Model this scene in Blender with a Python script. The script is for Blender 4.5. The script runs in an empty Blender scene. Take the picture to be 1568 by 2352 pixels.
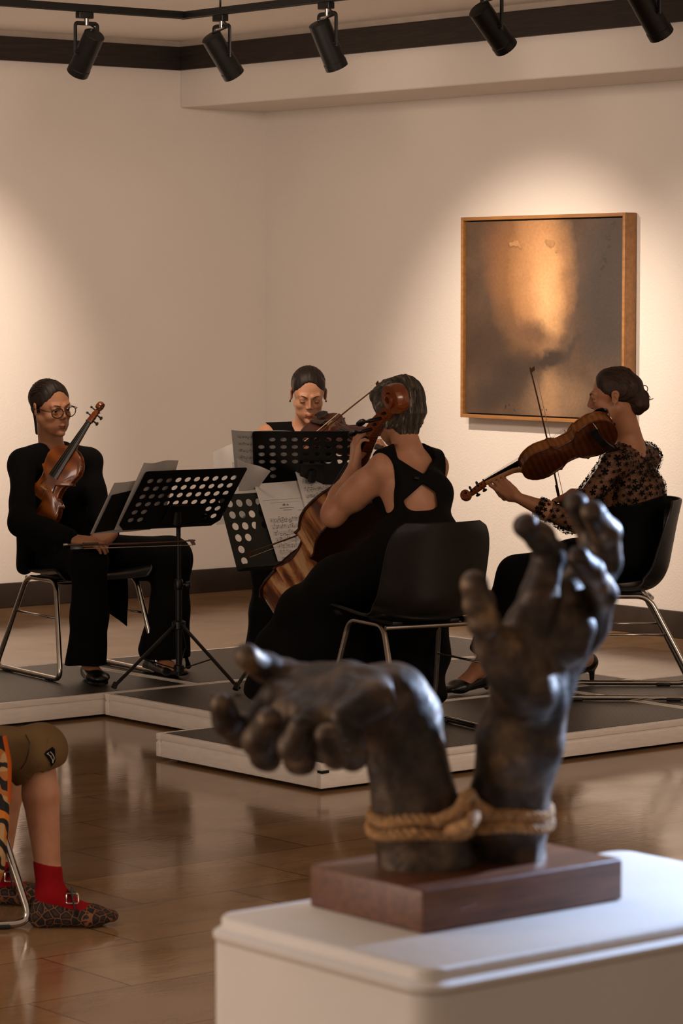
import bpy, bmesh, math, random
import numpy as np
from mathutils import Vector, Matrix, Quaternion
from mathutils import noise as mnoise
R = math.radians
PI = math.pi
rnd = random.Random(7)
scene = bpy.context.scene
C = scene.collection

# ------------------------------------------------------------------ camera, light, exposure
CAMH = 1.7
FPX = 6980.0                      # focal length in pixels of a 1568 wide frame
PITCH = math.atan(496 / FPX)
cam_d = bpy.data.cameras.new('camera'); cam = bpy.data.objects.new('camera', cam_d); C.objects.link(cam)
cam.location = (0, 0, CAMH); cam.rotation_euler = (PI / 2 - PITCH, 0, 0)
cam_d.sensor_fit = 'HORIZONTAL'; cam_d.sensor_width = 36.0; cam_d.lens = 36.0 * FPX / 1568
cam_d.clip_start = .1; cam_d.clip_end = 100
cam_d.dof.use_dof = True; cam_d.dof.focus_distance = 12.2; cam_d.dof.aperture_fstop = 20
scene.camera = cam
scene.view_settings.view_transform = 'Standard'; scene.view_settings.look = 'None'
scene.view_settings.gamma = 1; scene.view_settings.exposure = 0.0
scene.view_settings.use_curve_mapping = False

w = bpy.data.worlds.new('world'); scene.world = w; w.use_nodes = True
w.node_tree.nodes['Background'].inputs[0].default_value = (1.0, .775, .62, 1)
w.node_tree.nodes['Background'].inputs[1].default_value = .50

E1 = Vector((math.sin(R(50.9)), math.cos(R(50.9)), 0)); E2 = Vector((-E1.y, E1.x, 0)); UP = Vector((0, 0, 1))
def AB(a, b, z=0): return E1 * a + E2 * b + UP * z      # room axes: e1 runs along the left wall, e2 along the right wall
WA, WB = 10.805, 14.0                                    # right wall plane a = WA, left wall plane b = WB
def aim(o, target):
    o.rotation_euler = (Vector(target) - o.location).to_track_quat('-Z', 'Y').to_euler()
def light(name, kind, loc, target, power, color, **k):
    d = bpy.data.lights.new(name, kind); o = bpy.data.objects.new(name, d); C.objects.link(o)
    o.location = loc; aim(o, target); d.energy = power; d.color = color
    for a, b in k.items(): setattr(d, a, b)
    return o
WARM = (1, .775, .61)
# added soft overhead fill out of view, stands in for the general room light
light('hall_fill', 'AREA', AB(4.5, 4.5, 3.1), AB(4.5, 4.51, 0), 26, WARM, shape='RECTANGLE', size=6.0, size_y=5.0)
# added fill out of view, brightens the two walls at the corner
light('corner_fill', 'SPOT', AB(6.6, 9.8, 3.05), AB(WA, 14, 1.1), 500, WARM, spot_size=R(110), spot_blend=1, shadow_soft_size=.45)
light('right_fill', 'AREA', AB(7.6, 3.0, 2.9), AB(8.2, 7.6, 0.1), 85, WARM, shape='RECTANGLE', size=2.4, size_y=1.6)  # second added fill, lifts the right-hand floor and the deck frames
# added warm fill from the left, brightens the plinth's left face
light('left_fill', 'AREA', (-5.2, 3.0, 1.9), (0, 6.5, 1.0), 118, (1, .80, .66), shape='RECTANGLE', size=3.0, size_y=2.0)
# cool daylight falling on the plinth from the right
light('window_daylight', 'SPOT', Vector((.10, 3.06, 1.1)) + E1 * 2.7 + UP * .90, (.10, 3.06, 1.1), 1080, (.45, .64, 1.0), spot_size=R(21), spot_blend=.25, shadow_soft_size=.05)
light('bronze_fill', 'AREA', (-.9, 3.6, 3.05), (.1, 3.1, 1.2), 7, (.60, .77, 1.0), shape='RECTANGLE', size=.5, size_y=.8)  # added cool fill overhead at the left, gives the bronze a bluish sheen

# ------------------------------------------------------------------ helpers
def ray(px, py):
    u = (px - 784) / FPX; v = (1176 - py) / FPX
    return Vector((u, math.cos(PITCH) + v * math.sin(PITCH), -math.sin(PITCH) + v * math.cos(PITCH)))
def at(px, py, Y):
    r = ray(px, py); return Vector((0, 0, CAMH)) + r * (Y / r.y)
def onz(px, py, z):
    r = ray(px, py); return Vector((0, 0, CAMH)) + r * ((z - CAMH) / r.z)
def onplane(px, py, P, N):
    r = ray(px, py); o = Vector((0, 0, CAMH)); return o + r * ((P - o).dot(N) / r.dot(N))
def srgb(c):
    if isinstance(c, str): c = [int(c[i:i + 2], 16) / 255 for i in (0, 2, 4)]
    return tuple(x / 12.92 if x < .04045 else ((x + .055) / 1.055) ** 2.4 for x in c)
class NT:
    def __init__(s, m): s.t = m.node_tree; s.n = s.t.nodes; s.l = s.t.links
    def add(s, typ, **k):
        n = s.n.new(typ)
        for a, b in k.items():
            if a.startswith('i_'):
                key = a[2:]; n.inputs[int(key) if key.isdigit() else key.replace('_', ' ')].default_value = b
            else: setattr(n, a, b)
        return n
    def link(s, a, b): s.l.new(a, b)
    def math(s, op, a, b=None, c=None):
        n = s.n.new('ShaderNodeMath'); n.operation = op
        for i, v in enumerate((a, b, c)):
            if v is None: continue
            if isinstance(v, (int, float)): n.inputs[i].default_value = v
            else: s.link(v, n.inputs[i])
        return n.outputs[0]
    def mix(s, f, a, b, typ='MIX'):
        n = s.n.new('ShaderNodeMix'); n.data_type = 'RGBA'; n.blend_type = typ
        for i, v in ((0, f), (6, a), (7, b)):
            if isinstance(v, (int, float)): n.inputs[i].default_value = v
            elif isinstance(v, (tuple, list)): n.inputs[i].default_value = (*v[:3], 1)
            else: s.link(v, n.inputs[i])
        return n.outputs[2]
    def ramp(s, f, stops, interp='LINEAR'):
        n = s.n.new('ShaderNodeValToRGB'); n.color_ramp.interpolation = interp; e = n.color_ramp.elements
        while len(e) < len(stops): e.new(.5)
        for q, (p, c) in zip(e, stops): q.position = p; q.color = (*c[:3], 1) if not isinstance(c, (int, float)) else (c, c, c, 1)
        s.link(f, n.inputs[0]); return n.outputs[0]
def newmat(name):
    m = bpy.data.materials.new(name); m.use_nodes = True; t = NT(m); b = m.node_tree.nodes['Principled BSDF']
    return m, t, b
def pm(name, col, rough=.6, metal=0, var=.12, scale=30, bump=.0, bscale=None, stretch=(1, 1, 1), coat=0, spec=.5, obj=True, det=4):
    """plain procedural material: noise mottled colour + noise bump"""
    m, t, b = newmat(name); c = srgb(col)
    tc = t.add('ShaderNodeTexCoord'); mp = t.add('ShaderNodeMapping'); mp.inputs['Scale'].default_value = stretch
    t.link(tc.outputs['Object' if obj else 'Generated'], mp.inputs[0])
    n = t.add('ShaderNodeTexNoise', i_Scale=scale, i_Detail=det); t.link(mp.outputs[0], n.inputs[0])
    dark = tuple(x * (1 - var * 2) for x in c); lite = tuple(min(1, x * (1 + var)) for x in c)
    t.link(t.ramp(n.outputs[0], [(.3, dark), (.7, lite)]), b.inputs['Base Color'])
    b.inputs['Roughness'].default_value = rough; b.inputs['Metallic'].default_value = metal
    b.inputs['Coat Weight'].default_value = coat; b.inputs['Coat Roughness'].default_value = .08
    b.inputs['Specular IOR Level'].default_value = spec
    if bump:
        n2 = t.add('ShaderNodeTexNoise', i_Scale=bscale or scale, i_Detail=5.0); t.link(mp.outputs[0], n2.inputs[0])
        bp = t.add('ShaderNodeBump', i_Strength=bump, i_Distance=.01); t.link(n2.outputs[0], bp.inputs['Height']); t.link(bp.outputs[0], b.inputs['Normal'])
    return m

def link(name, me, mats, parent=None, smooth=True):
    if not isinstance(mats, (list, tuple)): mats = [mats]
    for m in mats: me.materials.append(m)
    if smooth is True: me.polygons.foreach_set('use_smooth', [True] * len(me.polygons))
    o = bpy.data.objects.new(name, me); C.objects.link(o)
    if parent: o.parent = parent; o.matrix_parent_inverse = Matrix()
    return o
def tag(o, label=None, cat=None, group=None, kind=None):
    if label: o['label'] = label
    if cat: o['category'] = cat
    if group: o['group'] = group
    if kind: o['kind'] = kind
    return o
def thing(name, label, cat, loc=(0, 0, 0), rotz=0, group=None, M=None):
    o = bpy.data.objects.new(name, None); C.objects.link(o); o.empty_display_size = .1
    o.matrix_world = M if M is not None else Matrix.Translation(Vector(loc)) @ Matrix.Rotation(rotz, 4, 'Z')
    return tag(o, label, cat, group)
def frame(o, x, y, z):
    m = Matrix((x, y, z)).transposed().to_4x4(); m.translation = o; return m
def basis(z, xhint):
    z = Vector(z).normalized(); x = Vector(xhint); x = (x - z * x.dot(z)).normalized(); return x, z.cross(x), z
def fillet(P, r, n=5, closed=False):
    P = [Vector(p) for p in P]; out = []; N = len(P)
    for i in range(N):
        if not closed and i in (0, N - 1): out.append(P[i]); continue
        a, b, c = P[i - 1], P[i], P[(i + 1) % N]; u = (a - b); v = (c - b)
        d = min(r, u.length * .45, v.length * .45); p = b + u.normalized() * d; q = b + v.normalized() * d
        for k in range(n + 1):
            t = k / n; out.append(p * (1 - t) ** 2 + b * 2 * t * (1 - t) + q * t * t)
    return out
def spline(P, n=8):
    """Catmull-Rom through tuples of any length"""
    P = [np.array(p, float) for p in P]; Q = [2 * P[0] - P[1]] + P + [2 * P[-1] - P[-2]]; out = []
    for i in range(1, len(Q) - 2):
        for k in range(n):
            t = k / n; a, b, c, d = Q[i - 1:i + 3]
            out.append(.5 * (2 * b + (c - a) * t + (2 * a - 5 * b + 4 * c - d) * t * t + (-a + 3 * b - 3 * c + d) * t ** 3))
    out.append(P[-1]); return out

class MB:
    """collects shapes, builds one mesh"""
    def __init__(s): s.v = []; s.f = []; s.mi = []; s.cur = 0
    def _add(s, vs, fs):
        o = len(s.v); s.v += [tuple(v) for v in vs]; s.f += [tuple(i + o for i in f) for f in fs]; s.mi += [s.cur] * len(fs); return s
    def box(s, lo, hi, M=None, bev=0):
        lo = Vector(lo); hi = Vector(hi)
        if bev:
            bm = bmesh.new(); bmesh.ops.create_cube(bm, size=1)
            for v in bm.verts: v.co = Vector(((v.co.x + .5) * (hi.x - lo.x) + lo.x, (v.co.y + .5) * (hi.y - lo.y) + lo.y, (v.co.z + .5) * (hi.z - lo.z) + lo.z))
            bmesh.ops.bevel(bm, geom=bm.edges[:], offset=bev, segments=3, affect='EDGES', profile=.5)
            vs = [v.co.copy() for v in bm.verts]; fs = [[v.index for v in f.verts] for f in bm.faces]; bm.free()
        else:
            vs = [Vector((x, y, z)) for z in (lo.z, hi.z) for y in (lo.y, hi.y) for x in (lo.x, hi.x)]
            fs = [(0, 2, 3, 1), (4, 5, 7, 6), (0, 1, 5, 4), (2, 6, 7, 3), (0, 4, 6, 2), (1, 3, 7, 5)]
        if M is not None: vs = [M @ v for v in vs]
        return s._add(vs, fs)
    def tube(s, P, r, n=10, caps=True, closed=False, flat=1.0, hint=(0, 0, 1)):
        P = [Vector(p) for p in P]; N = len(P); rs = r if isinstance(r, (list, tuple, np.ndarray)) else [r] * N
        T = []
        for i in range(N):
            a = P[i - 1] if (i > 0 or closed) else P[0]; b = P[(i + 1) % N] if (i < N - 1 or closed) else P[-1]
            T.append((b - a).normalized())
        h = Vector(hint); 
        if abs(T[0].dot(h.normalized())) > .95: h = Vector((1, 0, 0))
        x = (h - T[0] * h.dot(T[0])).normalized(); vs = []; fs = []
        for i in range(N):
            x = (x - T[i] * x.dot(T[i])).normalized(); y = T[i].cross(x)
            for k in range(n):
                a = 2 * PI * k / n; vs.append(P[i] + x * math.cos(a) * rs[i] * flat + y * math.sin(a) * rs[i])
        for i in range(N if closed else N - 1):
            j = (i + 1) % N
            for k in range(n): fs.append((i * n + k, i * n + (k + 1) % n, j * n + (k + 1) % n, j * n + k))
        if caps and not closed: fs += [tuple(reversed(range(n))), tuple((N - 1) * n + k for k in range(n))]
        return s._add(vs, fs)
    def lathe(s, prof, M=None, n=24):
        vs = []; fs = []; m = len(prof)
        for r, z in prof:
            for k in range(n): a = 2 * PI * k / n; vs.append(Vector((r * math.cos(a), r * math.sin(a), z)))
        for i in range(m - 1):
            for k in range(n): fs.append((i * n + k, i * n + (k + 1) % n, (i + 1) * n + (k + 1) % n, (i + 1) * n + k))
        fs += [tuple(reversed(range(n))), tuple((m - 1) * n + k for k in range(n))]
        if M is not None: vs = [M @ v for v in vs]
        return s._add(vs, fs)
    def prism(s, poly, z0, z1, M=None):
        n = len(poly); vs = [Vector((*p, z0)) for p in poly] + [Vector((*p, z1)) for p in poly]
        fs = [tuple(reversed(range(n))), tuple(range(n, 2 * n))] + [(i, (i + 1) % n, n + (i + 1) % n, n + i) for i in range(n)]
        if M is not None: vs = [M @ v for v in vs]
        return s._add(vs, fs)
    def grid(s, rows, thick=0.0, closed=False):
        """rows of points -> sheet, given real thickness along its normals"""
        nr, nc = len(rows), len(rows[0]); P = np.array([[tuple(p) for p in r] for r in rows], float)
        du = np.gradient(P, axis=1); dv = np.gradient(P, axis=0); n = np.cross(du, dv); n /= np.linalg.norm(n, axis=2, keepdims=True) + 1e-12
        A = P; vs = [Vector(p) for p in A.reshape(-1, 3)]; fs = [(i * nc + j, i * nc + j + 1, (i + 1) * nc + j + 1, (i + 1) * nc + j) for i in range(nr - 1) for j in range(nc - 1)]
        if thick:
            Bk = P - n * thick; o = nr * nc; vs += [Vector(p) for p in Bk.reshape(-1, 3)]
            fs += [tuple(o + q for q in reversed(f)) for f in list(fs)]
            ring = [j for j in range(nc)] + [i * nc + nc - 1 for i in range(1, nr)] + [(nr - 1) * nc + j for j in range(nc - 2, -1, -1)] + [i * nc for i in range(nr - 2, 0, -1)]
            for a, b in zip(ring, ring[1:] + ring[:1]): fs.append((b, a, o + a, o + b))
        return s._add(vs, fs)
    def build(s, name, mats, parent=None, smooth=True, ang=40, sub=0):
        me = bpy.data.meshes.new(name); me.from_pydata(s.v, [], s.f)
        me.polygons.foreach_set('material_index', s.mi)
        bm = bmesh.new(); bm.from_mesh(me); bmesh.ops.recalc_face_normals(bm, faces=bm.faces)
        if smooth:
            for e in bm.edges: e.smooth = not (len(e.link_faces) == 2 and e.calc_face_angle(0) > R(ang))
        bm.to_mesh(me); bm.free()
        o = link(name, me, mats, parent, smooth)
        if sub: md = o.modifiers.new('s', 'SUBSURF'); md.levels = md.render_levels = sub
        return o
# ------------------------------------------------------------------ setting materials
def wall_mat(name, col):
    m, t, b = newmat(name); c = srgb(col)
    tc = t.add('ShaderNodeTexCoord')
    n1 = t.add('ShaderNodeTexNoise', i_Scale=1.1, i_Detail=3.0); t.link(tc.outputs['Object'], n1.inputs[0])
    n2 = t.add('ShaderNodeTexNoise', i_Scale=95.0, i_Detail=4.0); t.link(tc.outputs['Object'], n2.inputs[0])
    col_ = t.ramp(n1.outputs[0], [(.35, tuple(x * .965 for x in c)), (.65, c)])
    t.link(col_, b.inputs['Base Color']); b.inputs['Roughness'].default_value = .85
    bp = t.add('ShaderNodeBump', i_Strength=.35, i_Distance=.006); t.link(n2.outputs[0], bp.inputs['Height']); t.link(bp.outputs[0], b.inputs['Normal'])
    return m
def floor_mat():
    m, t, b = newmat('polished stone tiles')
    tc = t.add('ShaderNodeTexCoord'); mp = t.add('ShaderNodeMapping'); mp.inputs['Rotation'].default_value = (0, 0, R(90 - 50.9) * -1)
    t.link(tc.outputs['Object'], mp.inputs[0])
    br = t.add('ShaderNodeTexBrick', i_Scale=1.0, i_Mortar_Size=.0028, i_Mortar_Smooth=.3, i_Bias=0.0, i_Brick_Width=.61, i_Row_Height=.405)
    br.inputs['Color1'].default_value = (*srgb('846648'), 1); br.inputs['Color2'].default_value = (*srgb('9c7c59'), 1); br.inputs['Mortar'].default_value = (*srgb('41342a'), 1)
    t.link(mp.outputs[0], br.inputs[0])
    ms = t.add('ShaderNodeMapping'); ms.inputs['Scale'].default_value = (3.0, 9, 1); t.link(mp.outputs[0], ms.inputs[0])
    n = t.add('ShaderNodeTexNoise', i_Scale=1.0, i_Detail=7.0, i_Roughness=.62, i_Distortion=.6); t.link(ms.outputs[0], n.inputs[0])
    n2 = t.add('ShaderNodeTexNoise', i_Scale=2.2, i_Detail=7.0, i_Roughness=.7); t.link(ms.outputs[0], n2.inputs[0])
    vein = t.ramp(n.outputs[0], [(.36, .80), (.5, .95), (.62, 1.0)])
    pits = t.ramp(n2.outputs[0], [(.26, .6), (.31, 1.0)])
    c = t.mix(1.0, br.outputs[0], vein, 'MULTIPLY'); c = t.mix(1.0, c, pits, 'MULTIPLY')
    t.link(c, b.inputs['Base Color'])
    n3 = t.add('ShaderNodeTexNoise', i_Scale=3.0, i_Detail=4.0); t.link(mp.outputs[0], n3.inputs[0])
    ro = t.ramp(n3.outputs[0], [(.3, .08), (.7, .17)]); t.link(ro, b.inputs['Roughness'])
    b.inputs['Specular IOR Level'].default_value = .62
    n4 = t.add('ShaderNodeTexNoise', i_Scale=7.0, i_Detail=2.0); t.link(ms.outputs[0], n4.inputs[0])
    hh = t.math('ADD', t.math('MULTIPLY', br.outputs[1], -.25), n4.outputs[0])
    bp = t.add('ShaderNodeBump', i_Strength=.05, i_Distance=.004); t.link(hh, bp.inputs['Height']); t.link(bp.outputs[0], b.inputs['Normal'])
    return m
def rubber_mat():
    m, t, b = newmat('ribbed black stage rubber')
    tc = t.add('ShaderNodeTexCoord'); mp = t.add('ShaderNodeMapping'); mp.inputs['Rotation'].default_value = (0, 0, R(12)); t.link(tc.outputs['Object'], mp.inputs[0])
    wv = t.add('ShaderNodeTexWave', i_Scale=19.0, i_Distortion=0.0); wv.bands_direction = 'X'; t.link(mp.outputs[0], wv.inputs[0])
    n = t.add('ShaderNodeTexNoise', i_Scale=5.0, i_Detail=6.0); t.link(tc.outputs['Object'], n.inputs[0])
    base = t.ramp(n.outputs[0], [(.3, srgb('1d1a17')), (.7, srgb('2b2723'))])
    c = t.mix(t.ramp(wv.outputs[1], [(.45, 0.0), (.6, .5)]), base, srgb('4e463d')); t.link(c, b.inputs['Base Color'])
    b.inputs['Roughness'].default_value = .42
    bp = t.add('ShaderNodeBump', i_Strength=.6, i_Distance=.002); t.link(wv.outputs[1], bp.inputs['Height']); t.link(bp.outputs[0], b.inputs['Normal'])
    return m
M = {}
M['wall'] = wall_mat('white plaster', 'ddd6cf'); M['ceil'] = wall_mat('ceiling plaster', 'efe9e2')
M['floor'] = floor_mat(); M['rubber'] = rubber_mat()
M['darkwood'] = pm('dark stained beam', '241b15', .55, var=.3, scale=7, stretch=(1, 1, 12), bump=.2, bscale=20)
M['base'] = pm('dark baseboard', '2c211a', .5, var=.2, scale=9, bump=.1)
M['black'] = pm('black painted metal', '0c0b0a', .45, .2, var=.2, scale=40)
M['blackplastic'] = pm('black plastic', '0b0b0b', .42, var=.2, scale=60, bump=.05, bscale=400)
M['chrome'] = pm('chromed tube', 'b9b2a8', .16, 1, var=.06, scale=20)
M['alu'] = pm('brushed aluminium', 'eee6dc', .45, .1, var=.035, scale=14, stretch=(1, 1, 6), bump=.08, bscale=60)
M['whitepaint'] = pm('matt white paint', 'd8d2ca', .55, var=.03, scale=5, bump=.04, bscale=60)
M['greywhite'] = pm('white trim', 'a89c90', .6, var=.05, scale=8)
M['paper'] = pm('white paper', 'cfcac4', .7, var=.03, scale=12)

# ------------------------------------------------------------------ setting
def struct(o): return tag(o, kind='structure')
def room_box(name, a0, a1, b0, b1, z0, z1, mat, bev=0):
    m = MB(); Mx = frame(Vector((0, 0, 0)), E1, E2, UP); m.box((a0, b0, z0), (a1, b1, z1), Mx, bev); return m.build(name, mat, smooth=bool(bev))
struct(room_box('floor', -3, WA + .2, -4, WB + .2, -.1, 0, M['floor']))
struct(room_box('ceiling', -3, WA + .2, -4, WB + .2, 3.13, 3.23, M['ceil']))
struct(room_box('wall_right', WA, WA + .2, -4, WB + .2, 0, 3.13, M['wall']))
struct(room_box('wall_left', -3, WA, WB, WB + .2, 0, 3.13, M['wall']))
struct(room_box('trim_1', WA - .60, WA, -4, WB, 2.76, 3.13, M['wall'], .012))       # bulkhead along the right wall
struct(room_box('trim_2', WA - .625, WA - .60, -4, WB - .025, 2.97, 3.10, M['darkwood']))
struct(room_box('trim_3', -3, WA - .60, WB - .025, WB, 2.97, 3.10, M['darkwood']))
struct(room_box('trim_4', WA - .615, WA - .60, -4, WB - .015, 3.10, 3.13, M['greywhite']))
struct(room_box('trim_5', -3, WA - .60, WB - .015, WB, 3.10, 3.13, M['greywhite']))
struct(room_box('baseboard_right', WA - .022, WA, -4, WB, 0, .135, M['base'], .004))
struct(room_box('baseboard_left', -3, WA - .022, WB - .022, WB, 0, .135, M['base'], .004))

# ------------------------------------------------------------------ stage decks
def deck(label, a0, b0, a1, b1):
    Mx = frame(AB(a0, b0, 0), E1, E2, UP); L, W = a1 - a0, b1 - b0
    t = thing('stage_deck', label, 'stage platform', M=Mx, group='low stage decks pushed together')
    g = .004
    for (x0, y0, x1, y1) in ((g, g, L - g, .03), (g, W - .03, L - g, W - g), (g, .03, .03, W - .03), (L - .03, .03, L - g, W - .03)):
        m = MB(); m.box((x0, y0, .012), (x1, y1, .066), bev=.003)
        e = .004
        m.box((x0 + (e if x0 < L / 2 and x1 < .1 or x1 - x0 > .1 else 0), y0 + e * (y0 < W / 2), .066), (x1 - e * (x1 > L / 2), y1 - e * (y1 > W / 2), .074))
        m.box((x0, y0, .074), (x1, y1, .098), bev=.003)
        m.build('frame_rail', M['alu'], t)
    m = MB(); m.box((.031, .031, .085), (L - .031, W - .031, .0985)); m.build('rubber_top', M['rubber'], t, smooth=False)
    for x in (.06, L - .12):
        for y in (.06, W - .12): MB().box((x, y, 0), (x + .06, y + .06, .012)).build('foot', M['blackplastic'], t, smooth=False)
    for x in (0, L - .034): MB().box((x, -.002, .066), (x + .034, .02, .075)).build('corner_clip', M['black'], t, smooth=False)
    return t
deck('low stage deck under the seated player with glasses at the left', 5.41, 10.075, 7.41, 11.055)
deck('low stage deck at the back, under the player whose face is behind the music stands', 7.415, 10.075, 9.415, 11.055)
deck('middle low stage deck under the tripod feet of the music stands', 6.945, 9.045, 8.945, 10.07)
deck('front low stage deck whose corner points at the camera, behind the bronze hand', 6.46, 8.06, 8.46, 9.04)
deck('low stage deck at the right edge, under the violinist in the lace top', 8.465, 8.06, 10.465, 9.04)

# ------------------------------------------------------------------ track and spotlights
TZ = 3.05; TA, TB = 8.63, 11.80
def track(label, p, q):
    d = (q - p).normalized(); s = d.cross(UP); Mx = frame(p, d, s, -UP)
    t = thing('lighting_track', label, 'lighting track', M=Mx, group='black ceiling lighting tracks'); L = (q - p).length
    m = MB(); m.box((0, -.018, 0), (L, .018, .034), bev=.002); m.build('rail', M['black'], t)
    m = MB(); m.box((0, -.006, .0345), (L, .006, .036)); m.build('contact_slot', M['blackplastic'], t, smooth=False)
    for i in range(int(L / 2.0) + 1): MB().tube([(min(.3 + i * 2, L - .1), 0, -.08), (min(.3 + i * 2, L - .1), 0, 0)], .005, 8).build('suspension_rod', M['black'], t)
    return t
track('black ceiling track running left from its corner, with one spotlight', AB(1.0, TB, TZ), AB(TA - .02, TB, TZ))
track('black ceiling track running right from its corner, with four spotlights', AB(TA, TB + .02, TZ), AB(TA, -2.0, TZ))
M['lens'] = pm('spotlight glass', 'd8c8b0', .1, var=.05)
def spotlight(label, px, left, dirn, down, power, target, size=44, light_on=True):
    # solve the position along the track that shows at px
    k = (px - 784) / FPX * 1.0025
    if left: a = TB * (k * E2.y - E2.x) / (E1.x - k * E1.y); p = AB(a, TB, TZ - .035)
    else: b = TA * (E1.x - k * E1.y) / (k * E2.y - E2.x); p = AB(TA, b, TZ - .035)
    h = dirn.normalized(); sd = h.cross(UP)
    t = thing('track_spotlight', label, 'spotlight', M=frame(p, sd, h, UP), group='black spotlights on the ceiling track')
    MB().box((-.05, -.018, -.03), (.03, .018, 0), bev=.003).build('adapter', M['black'], t); MB().lathe([(.012, -.06), (.012, -.028)], n=16).build('swivel', M['chrome'], t)
    m = MB(); m.tube([(0, .012, -.03), (.035, .02, -.055), (.03, -.03, -.075), (-.005, -.05, -.085), (-.02, -.03, -.10)], .0045, 8); m.build('cable', M['black'], t)
    m = MB(); W_ = .062
    m.tube(fillet([(-W_, 0, -.20), (-W_, 0, -.052), (W_, 0, -.052), (W_, 0, -.20)], .015, 4), .0065, 8, flat=1.5); m.build('yoke', M['black'], t)
    piv = Vector((0, 0, -.185)); ax = Vector((0, math.cos(R(down)), -math.sin(R(down)))); x, y, z = basis(ax, (1, 0, 0))
    Mb = frame(piv, x, y, z)
    m = MB(); m.lathe([(.044, -.105), (.050, -.10), (.0505, .02), (.0505, .085), (.053, .087), (.053, .118), (.046, .120), (.045, .10)], Mb, 32); m.build('housing', M['black'], t)
    m = MB(); m.lathe([(.044, .100), (.044, .104)], Mb, 24); m.build('lens', M['lens'], t)
    for q in (-1, 1): MB().tube([piv + Vector((q * (W_ + .006), 0, 0)), piv + Vector((q * .04, 0, 0))], .009, 10).build('pivot_knob', M['black'], t)
    if light_on:
        wp = t.matrix_world @ (piv + ax * .14)
        l = light('spot_beam', 'SPOT', wp, target, power, (1, .80, .63), spot_size=R(size), spot_blend=.95, shadow_soft_size=.028)
    return t
spotlight('track spotlight on the left branch of the track, tilted down to the left', 205, True, E2, 50, 330, AB(8.35, WB, 1.35), 58)
spotlight('track spotlight just right of the track corner, tilted down to the right', 512, False, E1, 52, 330, AB(WA, 11.6, 1.12), 64)
spotlight('middle one of the five track spotlights, nearly upright', 752, False, E1, 62, 100, AB(WA, 10.3, 1.1), 60)
spotlight('track spotlight second from the right edge, half cut by the top of the photo', 1125, False, E1, 45, 60, AB(WA, 9.2, 1.2), 44)
spotlight('rightmost track spotlight in the top right corner', 1480, False, E1, 50, 60, AB(WA, 8.1, 1.2), 44)

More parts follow.
